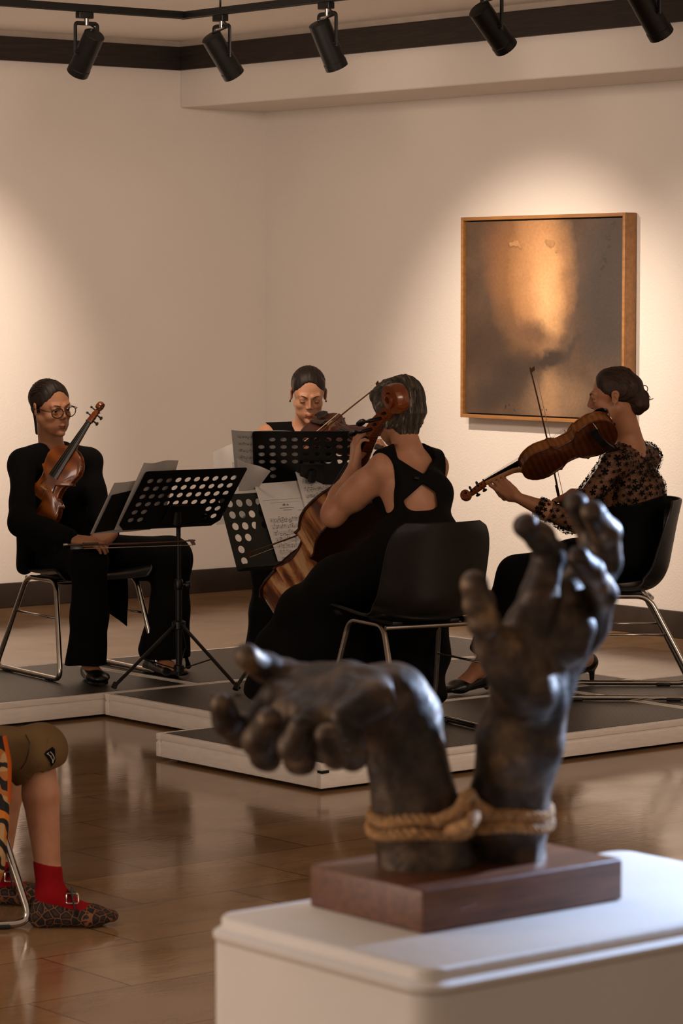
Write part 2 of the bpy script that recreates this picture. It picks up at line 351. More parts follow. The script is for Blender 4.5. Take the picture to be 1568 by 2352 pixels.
# ------------------------------------------------------------------ painting
def painting():
    b0, b1, z0, z1 = 10.945, 12.186, 1.055, 2.117; W_, H_ = b1 - b0, z1 - z0
    Mx = frame(AB(WA, b1, z0), -E2, UP, -E1)            # x to the right, y up, z out of the wall
    t = thing('framed_painting', 'large abstract painting in brown and glowing ochre in a thin wooden frame', 'painting', M=Mx)
    fw, fd = .018, .085
    wood = pm('pale brown frame wood', '9a6a38', .45, var=.12, scale=6, stretch=(1, 8, 8), bump=.05)
    for lo, hi in (((0, 0, .005), (fw, H_, fd)), ((W_ - fw, 0, .005), (W_, H_, fd)), ((fw, 0, .005), (W_ - fw, fw, fd)), ((fw, H_ - fw, .005), (W_ - fw, H_, fd))):
        MB().box(lo, hi, bev=.001).build('frame_bar', wood, t)
    m = MB(); m.box((fw, fw, .01), (W_ - fw, H_ - fw, .03)); m.build('shadow_gap_backing', M['black'], t, smooth=False)
    mt, n, b = newmat('abstract oil paint')
    tc = n.add('ShaderNodeTexCoord'); sp = n.add('ShaderNodeSeparateXYZ')
    nz = n.add('ShaderNodeTexNoise', i_Scale=4.5, i_Detail=7.0, i_Roughness=.62); n.link(tc.outputs['Object'], nz.inputs[0])
    vo = n.add('ShaderNodeVectorMath'); vo.operation = 'MULTIPLY_ADD'; n.link(nz.outputs[1], vo.inputs[0]); vo.inputs[1].default_value = (.16, .16, 0); n.link(tc.outputs['Object'], vo.inputs[2])
    n.link(vo.outputs[0], sp.inputs[0]); X = n.math('DIVIDE', n.math('SUBTRACT', sp.outputs[0], .08), 1.241); Y = n.math('DIVIDE', n.math('SUBTRACT', sp.outputs[1], .08), 1.062)
    def blob(cx, cy, rx, ry, lo, hi, rot=0):
        u = n.math('SUBTRACT', X, cx); v = n.math('SUBTRACT', Y, cy); c_, s_ = math.cos(R(rot)), math.sin(R(rot))
        u2 = n.math('ADD', n.math('MULTIPLY', u, c_), n.math('MULTIPLY', v, s_)); v2 = n.math('SUBTRACT', n.math('MULTIPLY', v, c_), n.math('MULTIPLY', u, s_))
        d = n.math('SQRT', n.math('ADD', n.math('POWER', n.math('DIVIDE', u2, rx), 2), n.math('POWER', n.math('DIVIDE', v2, ry), 2)))
        return n.ramp(d, [(lo, 1.0), (hi, 0.0)])
    big = n.add('ShaderNodeTexNoise', i_Scale=3.0, i_Detail=9.0, i_Roughness=.6, i_Distortion=.4); n.link(tc.outputs['Object'], big.inputs[0])
    c = n.ramp(big.outputs[0], [(.3, srgb('4c392c')), (.5, srgb('604a38')), (.7, srgb('745c48'))])
    c = n.mix(blob(.92, .62, .26, .50, .45, 1.0), c, srgb('4b3f38'))
    c = n.mix(n.math('MULTIPLY', blob(.86, .60, .16, .40, .3, 1.0), .7), c, srgb('3b322d'))
    c = n.mix(n.math('MULTIPLY', blob(.10, .36, .30, .26, .2, 1.0), .8), c, srgb('402c20'))
    c = n.mix(blob(.26, .80, .17, .34, .2, 1.0, 8), c, srgb('855a3c'))
    c = n.mix(blob(.42, .74, .27, .48, .40, 1.0), c, srgb('96693f'))
    c = n.mix(blob(.50, .74, .21, .46, .35, 1.0), c, srgb('d8a06a'))
    c = n.mix(blob(.52, .60, .12, .34, .0, 1.0), c, srgb('fcc88c'))
    c = n.mix(blob(.42, .42, .22, .10, .3, 1.0, -20), c, srgb('7c5a40'))
    c = n.mix(blob(.58, .10, .24, .18, .35, 1.0), c, srgb('93765a'))
    c = n.mix(blob(.55, .12, .085, .16, .35, 1.0), c, srgb('b28b66'))
    c = n.mix(n.math('MULTIPLY', blob(.22, .13, .24, .09, .3, 1.0, 20), .8), c, srgb('40342b'))
    c = n.mix(n.math('MULTIPLY', blob(.30, .24, .22, .10, .2, 1.0), .85), c, srgb('3b2c22'))
    c = n.mix(blob(.54, .295, .145, .055, .45, 1.0, 14), c, srgb('3f3027'))
    c = n.mix(n.math('MULTIPLY', blob(.68, .36, .15, .035, .3, 1.0, 48), .8), c, srgb('453830'))
    for cx, cy, rx, ry in ((.335, .845, .042, .020), (.545, .875, .042, .020), (.590, .82, .018, .013)):
        e = blob(cx, cy, rx, ry, .78, 1.0); i = blob(cx, cy + .003, rx * .80, ry * .72, .80, 1.0)
        c = n.mix(n.math('MULTIPLY', e, .5), c, srgb('70492f')); c = n.mix(n.math('MULTIPLY', i, .9), c, srgb('c4935f'))
    for cx, cy, r_ in ((.29, .055, .009), (.31, .062, .005), (.345, .048, .005), (.48, .055, .004), (.50, .055, .004), (.53, .052, .005)): c = n.mix(blob(cx, cy, r_, r_ * 1.2, .6, 1.0), c, srgb('2a1e18'))
    crk = n.add('ShaderNodeTexNoise', i_Scale=38.0, i_Detail=2.0); n.link(tc.outputs['Object'], crk.inputs[0])
    c = n.mix(n.math('MULTIPLY', n.math('MULTIPLY', blob(.87, .80, .035, .35, .2, 1.0, -14), n.ramp(crk.outputs[0], [(.56, 0.0), (.62, 1.0)])), .8), c, srgb('2c2521'))
    fine = n.add('ShaderNodeTexNoise', i_Scale=60.0, i_Detail=3.0); n.link(tc.outputs['Object'], fine.inputs[0])
    c = n.mix(1.0, c, n.ramp(fine.outputs[0], [(.3, .62), (.7, .74)]), 'MULTIPLY')
    n.link(c, b.inputs['Base Color']); b.inputs['Roughness'].default_value = .5
    bp = n.add('ShaderNodeBump', i_Strength=.3, i_Distance=.003); n.link(fine.outputs[0], bp.inputs['Height']); n.link(bp.outputs[0], b.inputs['Normal'])
    m = MB(); g = fw + .008; m.box((g, g, .03), (W_ - g, H_ - g, .068)); m.build('canvas', mt, t, smooth=False)
painting()

# ------------------------------------------------------------------ pedestal and sculpture base
PZ = 1.05
def pedestal():
    Mx = frame(AB(1.881, 2.186, 0), E1, E2, UP); L = .62; W_ = .365
    t = thing('white_pedestal', 'white painted plinth with rounded corners in the foreground, carrying the bronze hands', 'pedestal', M=Mx)
    def rr(x0, y0, x1, y1, r, n=8):
        return [(cx + r * math.cos(R(a0 + 90 * k / n)), cy + r * math.sin(R(a0 + 90 * k / n))) for cx, cy, a0 in ((x1 - r, y1 - r, 0), (x0 + r, y1 - r, 90), (x0 + r, y0 + r, 180), (x1 - r, y0 + r, 270)) for k in range(n + 1)]
    def slab(name, prof):
        m = MB(); P = [rr(i, i, L - i, W_ - i, max(.004, .034 - i)) for i, z in prof]; n = len(P[0]); vs = []; fs = []
        for (i, z), q in zip(prof, P): vs += [(x, y, z) for x, y in q]
        for k in range(len(prof) - 1): fs += [(k * n + j, k * n + (j + 1) % n, (k + 1) * n + (j + 1) % n, (k + 1) * n + j) for j in range(n)]
        fs += [tuple(reversed(range(n))), tuple((len(prof) - 1) * n + j for j in range(n))]
        m._add(vs, fs); return m.build(name, M['whitepaint'], t, ang=50)
    slab('body', [(.003, 0), (.003, PZ - .026)])
    slab('top_plate', [(.004, PZ - .026), (.0, PZ - .022), (.0, PZ - .017), (.004, PZ - .014), (.009, PZ - .012), (.009, PZ - .003), (.012, PZ)])
pedestal()
# ------------------------------------------------------------------ stackable shell chairs
def face_dir(az): return Vector((math.sin(R(az)), math.cos(R(az)), 0))
M['shell'] = pm('black moulded seat shell', '0d0d0c', .38, var=.2, scale=50, bump=.03, bscale=300)
def chair(label, pos, az, z=.1, group='black shell chairs with chromed sled frames'):
    f = face_dir(az); r = Vector((f.y, -f.x, 0))            # local x forward, y to the sitter's left
    t = thing('shell_chair', label, 'chair', M=frame(Vector((pos[0], pos[1], z)), f, -r, UP), group=group)
    prof = spline([(.235, .415), (.215, .437), (.12, .432), (0, .422), (-.10, .424), (-.165, .447), (-.205, .505), (-.225, .60), (-.243, .70), (-.262, .785)], 5)
    rows = []; n = len(prof)
    for i, (x, zz) in enumerate(prof):
        v = i / (n - 1)
        hw = .225 if v < .45 else .225 - .018 * (v - .45) / .55
        if v < .12: hw *= .86 + .14 * math.sin(v / .12 * PI / 2)
        if v > .84: q = (v - .84) / .16; hw *= .74 + .26 * math.sqrt(max(0, 1 - q * q))
        row = []
        for j in range(17):
            u = (j / 8 - 1); a = abs(u); c = a ** 2.4
            bz = .026 * c * (1 if v < .5 else max(0, 1 - (v - .5) * 3)); bx = 0
            if v > .35: bx = .085 * c * min(1, (v - .35) * 4) * (1 - .45 * max(0, (v - .6) / .4))
            row.append((x + bx, u * hw, zz + bz - .02 * (max(0, .12 - v) / .12) * c))
        rows.append(row)
    m = MB(); m.grid(rows, .006); m.build('shell', M['shell'], t, ang=60)
    m = MB(); e = [r_[0] for r_ in rows] + rows[-1][1:] + [r_[-1] for r_ in reversed(rows[:-1])]
    m.tube(e, .0055, 6, caps=True); m.build('rolled_edge', M['shell'], t)
    for s in (-1, 1):
        y = s * .235
        loop = fillet([(-.12, y - s * .045, .412), (.14, y - s * .045, .412), (.26, y, .012), (-.33, y, .012)], .05, 6, closed=True)
        m = MB(); m.tube(loop, .011, 12, closed=True, hint=(0, 1, 0)); sf = m.build('side_frame', M['chrome'], t)
        m = MB(); k = .37; m.tube([(.14 + .12 * k, y - s * .045 * (1 - k), .412 * (1 - k)), (-.12 - .21 * k, y - s * .045 * (1 - k), .412 * (1 - k))], .0045, 8); m.build('stretcher', M['chrome'], t)
        for x in (.17, -.22):
            m = MB(); m.box((x - .03, y - .014, 0), (x + .03, y + .014, .014), bev=.004); m.build('glide', M['blackplastic'], t)
    for x in (-.135, .10):
        m = MB(); zz = .405 if x < 0 else .408; m.tube([(x, -.19, zz), (x, .19, zz)], .009, 10); m.build('cross_tube', M['chrome'], t)
    for s in (-1, 1):
        m = MB(); m.box((-.10, s * .12 - .02, .407), (.09, s * .12 + .02, .424), bev=.004); m.build('seat_mount', M['blackplastic'], t)
    return t
CH_A = (-1.11, 12.87); CH_B = (-.16, 13.5); CH_C = (.263, 11.11); CH_D = (1.10, 12.2)
chair('black shell chair under the seated player with glasses on the left', CH_A, 147)
chair('black shell chair hidden behind the music stands, one chrome leg showing beside the green-black stand', CH_B, 178)
chair('black shell chair with its back to the camera, carrying the grey-haired cellist', CH_C, -28)
chair('black shell chair at the right edge, carrying the violinist in the lace top', CH_D, -89)

# ------------------------------------------------------------------ music stands
def desk_plate(m, W_, Hh, nx, ny, pitch, hr, holes, th=.0016, cut=.03, rad=.012):
    """perforated plate, local x right, y up, centred in x, real holes"""
    def pt(x, y):                                            # chamfered lower corners, rounded upper ones
        return x, y
    x0 = -W_ / 2; gx = nx * pitch; gy = ny * pitch; mx = (W_ - gx) / 2; my = (Hh - gy) / 2; K = 16
    def quad(a, b, c, d):
        z0, z1 = 0, th; vs = [(*p, z0) for p in (a, b, c, d)] + [(*p, z1) for p in (a, b, c, d)]
        m._add(vs, [(3, 2, 1, 0), (4, 5, 6, 7)])
    for j in range(ny):
        for i in range(nx):
            cx = x0 + mx + (i + .5) * pitch; cy = my + (j + .5) * pitch; h = pitch / 2
            if not holes(i, j): quad((cx - h, cy - h), (cx + h, cy - h), (cx + h, cy + h), (cx - h, cy + h)); continue
            vs = []; fs = []
            for k in range(K):
                a = 2 * PI * k / K; c, s_ = math.cos(a), math.sin(a); q = h / max(abs(c), abs(s_))
                vs += [(cx + c * hr, cy + s_ * hr, 0), (cx + c * q, cy + s_ * q, 0), (cx + c * hr, cy + s_ * hr, th), (cx + c * q, cy + s_ * q, th)]
            for k in range(K):
                a, b = 4 * k, 4 * ((k + 1) % K); fs += [(a, b, b + 1, a + 1), (a + 2, a + 3, b + 3, b + 2), (a, a + 2, b + 2, b)]
            m._add(vs, fs)
    X0, X1, Y0, Y1 = -W_ / 2, W_ / 2, 0, Hh; a, b, c, d = X0 + mx, X1 - mx, my, Hh - my
    cc = cut
    poly = [(X0 + cc, 0), (X1 - cc, 0), (X1, cc), (X1, Hh - rad), (X1 - rad * .3, Hh - rad * .3), (X1 - rad, Hh), (X0 + rad, Hh), (X0 + rad * .3, Hh - rad * .3), (X0, Hh - rad), (X0, cc)]
    for P in ([(X0 + cc, 0), (X1 - cc, 0), (b, c), (a, c)], [(a, d), (b, d), (X1 - rad, Hh), (X0 + rad, Hh)],
              [(X0, cc), (X0 + cc, 0), (a, c), (a, d), (X0 + rad, Hh), (X0 + rad * .3, Hh - rad * .3), (X0, Hh - rad)], [(b, c), (X1 - cc, 0), (X1, cc), (X1, Hh - rad), (X1 - rad * .3, Hh - rad * .3), (X1 - rad, Hh), (b, d)]):
        n = len(P); m._add([(*p, 0) for p in P] + [(*p, th) for p in P], [tuple(reversed(range(n))), tuple(range(n, 2 * n))])
    n = len(poly); m._add([(*p, 0) for p in poly] + [(*p, th) for p in poly], [(i, (i + 1) % n, n + (i + 1) % n, n + i) for i in range(n)])

def stand(label, Md, W_, Hh, nx, ny, pitch, hr, holes, foot, legs, mat, knob=(1, 0, 0), cut=.03, pole_r=.013, lip=.05):
    """Md: desk frame (x right along the desk, y up it, z towards the player). foot: base point of the pole."""
    t = thing('music_stand', label, 'music stand', loc=foot, group='black perforated orchestra music stands')
    Ti = Matrix.Translation(-Vector(foot)); Ml = Ti @ Md
    m = MB(); desk_plate(m, W_, Hh, nx, ny, pitch, hr, holes, cut=cut); m.v = [tuple(Ml @ Vector(v)) for v in m.v]
    d = m.build('desk', mat, t, smooth=False)
    m = MB(); m.box((-W_ / 2 + cut, -.002, .0), (W_ / 2 - cut, .0, lip), Ml); m.box((-W_ / 2 + cut, 0, lip - .002), (W_ / 2 - cut, .015, lip), Ml); m.build('lip', mat, t, smooth=False)
    m = MB(); m.box((-.05, Hh * .12, -.012), (.05, Hh * .42, -.0005), Ml, bev=.003); m.build('bracket', mat, t)
    hub = Ml @ Vector((0, Hh * .2, -.03)); top = Vector((0, 0, hub.z))
    m = MB(); m.tube([Ml @ Vector((0, Hh * .3, -.008)), hub, Vector((hub.x * .4, hub.y * .4, hub.z - .01)), Vector((0, 0, hub.z - .035))], [.014, .018, .018, .015], 14); m.build('tilt_joint', mat, t)
    m = MB(); m.tube([(0, 0, .30), (0, 0, hub.z - .03)], pole_r * .72, 14); m.build('inner_pole', mat, t)
    m = MB(); m.tube([(0, 0, .02), (0, 0, hub.z * .60)], pole_r, 16); m.build('pole', mat, t)
    k = Vector(knob); zc = hub.z * .60
    m = MB(); m.lathe([(pole_r + .003, zc - .03), (pole_r + .005, zc - .027), (pole_r + .005, zc + .01), (pole_r + .002, zc + .014)]); m.build('clamp', M['blackplastic'], t)
    m = MB(); x, y, z = basis(k, (0, 0, 1)); m.lathe([(.005, .012), (.005, .028), (.014, .030), (.016, .036), (.016, .046), (.013, .050)], frame(Vector((0, 0, zc - .01)), x, y, z), 16); m.build('knob', M['blackplastic'], t)
    zt = .235
    m = MB(); m.lathe([(pole_r + .004, zt - .02), (pole_r + .016, zt - .016), (pole_r + .016, zt + .012), (pole_r + .004, zt + .018)], n=20); m.build('tripod_collar', M['blackplastic'], t)
    m = MB(); m.lathe([(pole_r + .003, .035), (pole_r + .009, .038), (pole_r + .009, .062), (pole_r + .003, .066)], n=20); m.build('lower_collar', M['blackplastic'], t)
    for L in legs:
        L = Vector(L) - Vector(foot); h = Vector((L.x, L.y, 0)).normalized()
        m = MB(); m.tube([h * .025 + UP * zt, L + UP * .02], .0085, 10, flat=.75); m.build('leg', mat, t)
        m = MB(); m.tube([L + UP * .034 - h * .012, L + UP * .015 + h * .002], [.011, .0125], 10); m.build('rubber_foot', M['blackplastic'], t)
        p = (h * .025 + UP * zt).lerp(L + UP * .02, .55)
        m = MB(); m.tube([h * .018 + UP * .05, p], .005, 8, flat=.6); m.build('brace', mat, t)
    return t
# stand of the seated player with glasses (its back to the camera)
uA = Vector((.81, .585, 0)).normalized(); vA = Vector((.135, -.187, .255)).normalized(); nA = uA.cross(vA)
if nA.y < 0: nA = -nA
cA = at(385, 1212, 12.40)
MA = frame(cA, uA, vA, nA)
fA = onz(411, 1563, .1)
stand('black perforated music stand at the left, its tripod in front of the player with glasses', MA, .49, .335, 10, 6, .0445, .0135,
      lambda i, j: j >= 2 or i in (0, 1) or i in (8, 9), fA, [onz(262, 1588, .1), onz(546, 1590, .1), onz(432, 1540, .1)], M['black'])
# stand in the middle back
uB = Vector((1, .03, 0)).normalized(); vB = Vector((.0, -.22, .215)).normalized(); nB = uB.cross(vB)
if nB.y < 0: nB = -nB
cB = at(716, 1112, 12.85); MBk = frame(cB, uB, vB, nB)
fB = Vector((cB.x, cB.y + .06, .1))
stand('black perforated music stand in the middle, hiding the player with bowed head', MBk, .49, .335, 10, 6, .0465, .0135,
      lambda i, j: (i, j) != (0, 5) and (j >= 2 or i in (1, 8, 9)), fB, [fB + Vector((-.2, -.22, 0)), fB + Vector((.24, -.14, 0)), fB + Vector((0, .28, 0))], M['black'])
# cellist's stand, facing her
M['deskgreen'] = pm('green-black stand paint', '14160f', .5, .1, var=.15, scale=30)
dC = face_dir(141); uC = Vector((-dC.y, dC.x, 0)); vC = (UP * .92 - dC * .40).normalized(); nC = uC.cross(vC)
pC = at(545, 1312, 12.42)
if nC.y > 0: nC = -nC
LC = .50; cC = pC + uC * LC / 2; MC = frame(cC, uC, vC, nC)
fC = Vector((cC.x - nC.x * .05 + .0, cC.y - nC.y * .05 + .02, .1))
stand('green-black perforated music stand with open sheets facing the cellist', MC, LC, .335, 9, 6, .0505, .0165,
      lambda i, j: (i < 3 and (j >= 1 or i == 0)) and (i, j) not in ((1, 1), (2, 1), (2, 2)) or (i > 5 and j > 1) or j >= 3, fC, [onz(541, 1592, .1), fC + Vector((.2, -.05, 0)), fC + Vector((-.02, .24, 0))], M['deskgreen'], cut=.004)
# ------------------------------------------------------------------ the violin family
def wood_mat(name, a, b_, rough=.22, flame=60, coat=.6):
    m, t, b = newmat(name); tc = t.add('ShaderNodeTexCoord')
    mp = t.add('ShaderNodeMapping'); mp.inputs['Scale'].default_value = (.35, 1, 1); t.link(tc.outputs['Object'], mp.inputs[0])
    wv = t.add('ShaderNodeTexWave', i_Scale=float(flame) / 6.3, i_Distortion=3.5, i_Detail=2.0); wv.bands_direction = 'Y'; t.link(mp.outputs[0], wv.inputs[0])
    n = t.add('ShaderNodeTexNoise', i_Scale=9.0, i_Detail=5.0); t.link(tc.outputs['Object'], n.inputs[0])
    f = t.math('ADD', t.math('MULTIPLY', wv.outputs[1], .4), t.math('MULTIPLY', n.outputs[0], .6))
    t.link(t.ramp(f, [(.3, srgb(a)), (.7, srgb(b_))]), b.inputs['Base Color'])
    b.inputs['Roughness'].default_value = rough; b.inputs['Coat Weight'].default_value = coat; b.inputs['Coat Roughness'].default_value = .1
    return m
M['spruce'] = wood_mat('varnished spruce front', '6d340c', '94501a', flame=30)
M['maple'] = wood_mat('flamed maple', '6b300f', '7f3e12', flame=130)
M['maple_back'] = wood_mat('dark flamed back', '45200c', '5c2c10', flame=90, rough=.3)
M['maple_rib'] = wood_mat('golden brown ribs', '6e3d12', '85501c', flame=90, rough=.28)
M['maple_red'] = wood_mat('dark red-brown maple', '2a0d07', '43160c', flame=90, rough=.4, coat=.15)
M['maple_gold'] = wood_mat('golden flamed cello ribs', '7a4420', 'bb8350', flame=16, rough=.28)
def figured_mat():
    m, t, b = newmat('boldly figured cello ribs'); tc = t.add('ShaderNodeTexCoord'); mp = t.add('ShaderNodeMapping'); mp.inputs['Scale'].default_value = (1, 1, .35); t.link(tc.outputs['Object'], mp.inputs[0])
    n = t.add('ShaderNodeTexNoise', i_Scale=11.0, i_Detail=6.0, i_Roughness=.65, i_Distortion=2.2); t.link(mp.outputs[0], n.inputs[0])
    w_ = t.add('ShaderNodeTexWave', i_Scale=9.0, i_Distortion=6.0, i_Detail=3.0); t.link(mp.outputs[0], w_.inputs[0])
    f = t.math('ADD', t.math('MULTIPLY', n.outputs[0], .75), t.math('MULTIPLY', w_.outputs[1], .25))
    t.link(t.ramp(f, [(.36, srgb('4e260f')), (.46, srgb('84491f')), (.54, srgb('a86f3c')), (.64, srgb('c79a6a'))]), b.inputs['Base Color']); b.inputs['Roughness'].default_value = .3; b.inputs['Coat Weight'].default_value = .4; return m
M['maple_gold'] = figured_mat()
M['ebony'] = pm('ebony', '0b0a09', .3, var=.2, scale=40)
M['neckwood'] = pm('neck maple', 'a8764a', .4, var=.12, scale=20, stretch=(4, 1, 4))
M['bridgewood'] = pm('bridge maple', 'b08a5c', .5, var=.1, scale=40)
M['string'] = pm('metal string', 'a8a39a', .3, .9, var=.05)
M['hairbow'] = pm('horse hair', 'cfc0a2', .6, var=.05)
M['bowwood'] = pm('bow stick wood', '55301a', .35, var=.15, scale=20)
OUT = [(0, 0), (1, 22), (5, 42), (12, 61), (25, 80), (45, 95), (72, 103.5), (92, 101), (110, 94), (122, 88), (128, 93), (131, 91), (133, 80), (139, 68), (150, 60), (168, 55.5), (185, 54.5), (200, 56), (212, 61), (221, 69), (225, 78), (229, 81), (231, 78), (238, 75), (255, 80), (278, 84), (298, 81), (318, 71), (334, 57), (346, 40), (353, 22), (355, 0)]
def outline():
    half = [(w_, y) for y, w_ in OUT]
    return half + [(-w_, y) for w_, y in reversed(half[1:-1])]
def violin(label, cat, Mx, body, ribh=31, cello=False, mats=('spruce', 'maple', 'maple'), shoulder=False, name='violin', group=None):
    s = body / 355; S = Mx @ Matrix.Scale(s, 4)
    t = thing(name, label, cat, M=Mx, group=None if cello else 'violins and viola of the quartet')
    def V(*p): return (p[0] * s, p[1] * s, p[2] * s)
    def scaled(m): m.v = [(x * s, y * s, z * s) for x, y, z in m.v]; return m
    out = outline(); n = len(out)
    def plate(z0, sgn, arch, ov, mat, nm):
        m = MB(); rings = [(1.0, 0), (1.0, 3.2), (.985, 4.2), (.95, 3.6), (.88, 5.2), (.76, 8.5), (.6, 12), (.42, 14.2), (.22, 15.2)]; vs = []; fs = []
        for q, h in rings:
            hh = h if h < 5 else 4 + (h - 4) * arch / 11.2
            for x, y in out:
                yc = 178
                # keep the rings inside the waist: shrink widths a little more than lengths
                vs.append(V(x * ov * (q if q > .9 else q * (1.0)), yc + (y - yc) * (q if q >= .95 else q * .995) * (1.012 if ov > 1 else 1), z0 + sgn * hh))
        m_ = len(rings)
        for i in range(m_ - 1): fs += [(i * n + k, i * n + (k + 1) % n, (i + 1) * n + (k + 1) % n, (i + 1) * n + k) for k in range(n)]
        fs += [tuple(reversed(range(n))), tuple((m_ - 1) * n + k for k in range(n))]
        m._add(vs, fs); return m.build(nm, M[mat], t, ang=50)
    top = plate(ribh, 1, 13, 1.03, mats[0], 'front_plate'); plate(0, -1, 11, 1.03, mats[1], 'back_plate')
    m = MB(); vs = [V(x * .97, 178 + (y - 178) * .985, z) for z in (-.5, ribh + .5) for x, y in out]
    m._add(vs, [(k, (k + 1) % n, n + (k + 1) % n, n + k) for k in range(n)]); m.build('ribs', M[mats[2]], t, ang=50)
    # f-holes: dark cut shapes just over the arching
    for sg in (-1, 1):
        m = MB(); fp = spline([(20, 196), (25, 200), (30, 196), (29, 186), (33, 165), (38, 145), (41, 133), (38, 127), (34, 130)], 5)
        q = [(sg * x * 1.0, y, ribh + 15.2 - .0024 * (x * x) - 0.0) for x, y in fp]
        rr = [1.2 + 1.6 * math.sin(PI * i / (len(q) - 1)) for i in range(len(q))]; rr[0] = 3; rr[-1] = 3.6
        m.tube([V(x, y, z + .9) for x, y, z in q], [r * s for r in rr], 8, flat=1); m.build('f_hole', M['ebony'], top)
    # neck, heel and fingerboard
    NUT = 355 + 131; zf = ribh + 6
    m = MB(); P = [(345, ribh * .35, 17, ribh * .36), (352, ribh * .45, 16, ribh * .42), (362, ribh * .72, 14, 12), (380, ribh - 4, 13, 9), (430, ribh - 2.5, 12, 8), (NUT, ribh - 1, 11, 7)]
    vs = []; fs = []
    for y, z, wx, wz in P:
        for k in range(16): a = 2 * PI * k / 16; vs.append(V(wx * math.cos(a), y, z + (wz if math.sin(a) < 0 else 5) * math.sin(a)))
    for i in range(len(P) - 1): fs += [(i * 16 + k, i * 16 + (k + 1) % 16, (i + 1) * 16 + (k + 1) % 16, (i + 1) * 16 + k) for k in range(16)]
    fs += [tuple(range(16)), tuple(5 * 16 + k for k in range(16))]
    m._add(vs, fs); m.build('neck', M['neckwood'] if not cello else M['maple'], t)
    m = MB(); vs = []; fs = []; FE = NUT - 270; prof = [(-1, -3), (-1, 1.2), (-.7, 3.0), (-.35, 4.2), (0, 4.6), (.35, 4.2), (.7, 3.0), (1, 1.2), (1, -3)]
    for y, hw, z in ((NUT, 11.8, zf - 1), (NUT - 135, 16.5, zf + 7), (FE, 21, zf + 16.5)):
        vs += [V(hw * a, y, z + b) for a, b in prof]
    for i in range(2): fs += [(i * 9 + k, i * 9 + (k + 1) % 9, (i + 1) * 9 + (k + 1) % 9, (i + 1) * 9 + k) for k in range(9)]
    fs += [tuple(range(9)), tuple(18 + k for k in range(9))]
    m._add(vs, fs); m.build('fingerboard', M['ebony'], t, ang=25)
    m = MB(); m.box(V(-12, NUT, ribh - 2), V(12, NUT + 5, zf + 5)); m.build('nut', M['ebony'], t, smooth=False)
    # pegbox and scroll
    HS = 1.32 if cello else 1.0; z9 = ribh - 5
    def V(x, y, z): y = y if y <= NUT else NUT + (y - NUT) * HS; q_ = HS if y > NUT else 1; return ((x * q_) * s, y * s, (z9 + (z - z9) * q_) * s)
    BX = [(NUT + 3, ribh - 1, 12.5, 9.5), (NUT + 25, ribh - 4.5, 11.5, 10.5), (NUT + 48, ribh - 10, 9.8, 9.5), (NUT + 66, ribh - 15.5, 8, 7.5)]
    sc = []; cy, cz = NUT + 79, ribh - 9
    a0 = math.atan2(BX[-1][1] - 1 - cz, BX[-1][0] + 1 - cy)
    for k in range(1, 44):
        q = k / 43; a = a0 + q * 2 * PI * 1.75; r_ = 14.5 * (1 - q) ** .8 + 2.4 if q > .06 else 14.8
        a = a0 + q * 2 * PI * 1.75
        sc.append((cy + r_ * math.cos(a), cz + r_ * math.sin(a), 8 + 6.5 * q, 6.6 * (1 - q) + 1.6))
    m = MB(); vs = []; fs = []; allp = BX + sc; K = 10
    cyz = [(p[0], p[1]) for p in allp]
    for i, (y, z, wx, wr) in enumerate(allp):
        p0 = cyz[max(0, i - 1)]; p1 = cyz[min(len(cyz) - 1, i + 1)]; ty, tz = p1[0] - p0[0], p1[1] - p0[1]; l = math.hypot(ty, tz) or 1; ny, nz_ = -tz / l, ty / l
        for k in range(K):
            a = 2 * PI * k / K; c_, s_ = math.cos(a), math.sin(a)
            cx = wx * max(-1, min(1, c_ * 1.25)); cr = wr * max(-1, min(1, s_ * 1.25)); vs.append(V(cx, y + ny * cr, z + nz_ * cr))
    for i in range(len(allp) - 1): fs += [(i * K + k, i * K + (k + 1) % K, (i + 1) * K + (k + 1) % K, (i + 1) * K + k) for k in range(K)]
    fs += [tuple(range(K)), tuple((len(allp) - 1) * K + k for k in range(K))]
    m._add(vs, fs); m.build('scroll', M['maple'], t, ang=45)
    for i, (sg, yy) in enumerate(((1, 14), (-1, 27), (1, 42), (-1, 55))):
        y = NUT + yy; z = ribh - 2 - yy * .2; h = 1.25 if cello else 1.0
        m = MB(); m.tube([V(-sg * 15, y, z), V(sg * 13, y, z), V(sg * 23 * h, y, z)], [2.6 * s, 3.2 * s, 3.6 * s], 10)
        Mp = Matrix.Translation(Vector(V(sg * (31 if not cello else 37), y, z))) @ Matrix.Rotation(R(90), 4, 'Y' if i % 2 else 'X')
        m.tube([V(sg * 22 * h, y, z), V(sg * 24.5 * h, y, z), V(sg * 27 * h, y, z), V(sg * 31 * h, y, z), V(sg * 35 * h, y, z), V(sg * 38.5 * h, y, z)], [4.2 * s, 4.4 * s, 3.2 * s, 8.2 * s, 8.6 * s, 4 * s], 12, flat=.55, hint=(0, 1, 0) if i % 2 else (0, 0, 1))
        m.build('peg', M['ebony'], t)
    # bridge, tailpiece, strings
    def V(*p): return (p[0] * s, p[1] * s, p[2] * s)
    zb = ribh + 48
    m = MB(); m.prism([(-20, ribh + 14), (-12, ribh + 14.5), (-9, ribh + 22), (9, ribh + 22), (12, ribh + 14.5), (20, ribh + 14), (21, ribh + 17), (15, ribh + 25), (19, ribh + 36), (17.5, zb - 4), (8, zb - .5), (-2, zb), (-12, zb - 1.8), (-18, zb - 6), (-19, ribh + 36), (-15, ribh + 25), (-21, ribh + 17)], -1.6, 1.6, Matrix(((1, 0, 0, 0), (0, 0, 1, 160), (0, 1, 0, 0), (0, 0, 0, 1)))); scaled(m); m.build('bridge', M['bridgewood'], t, smooth=False)
    m = MB(); vs = []
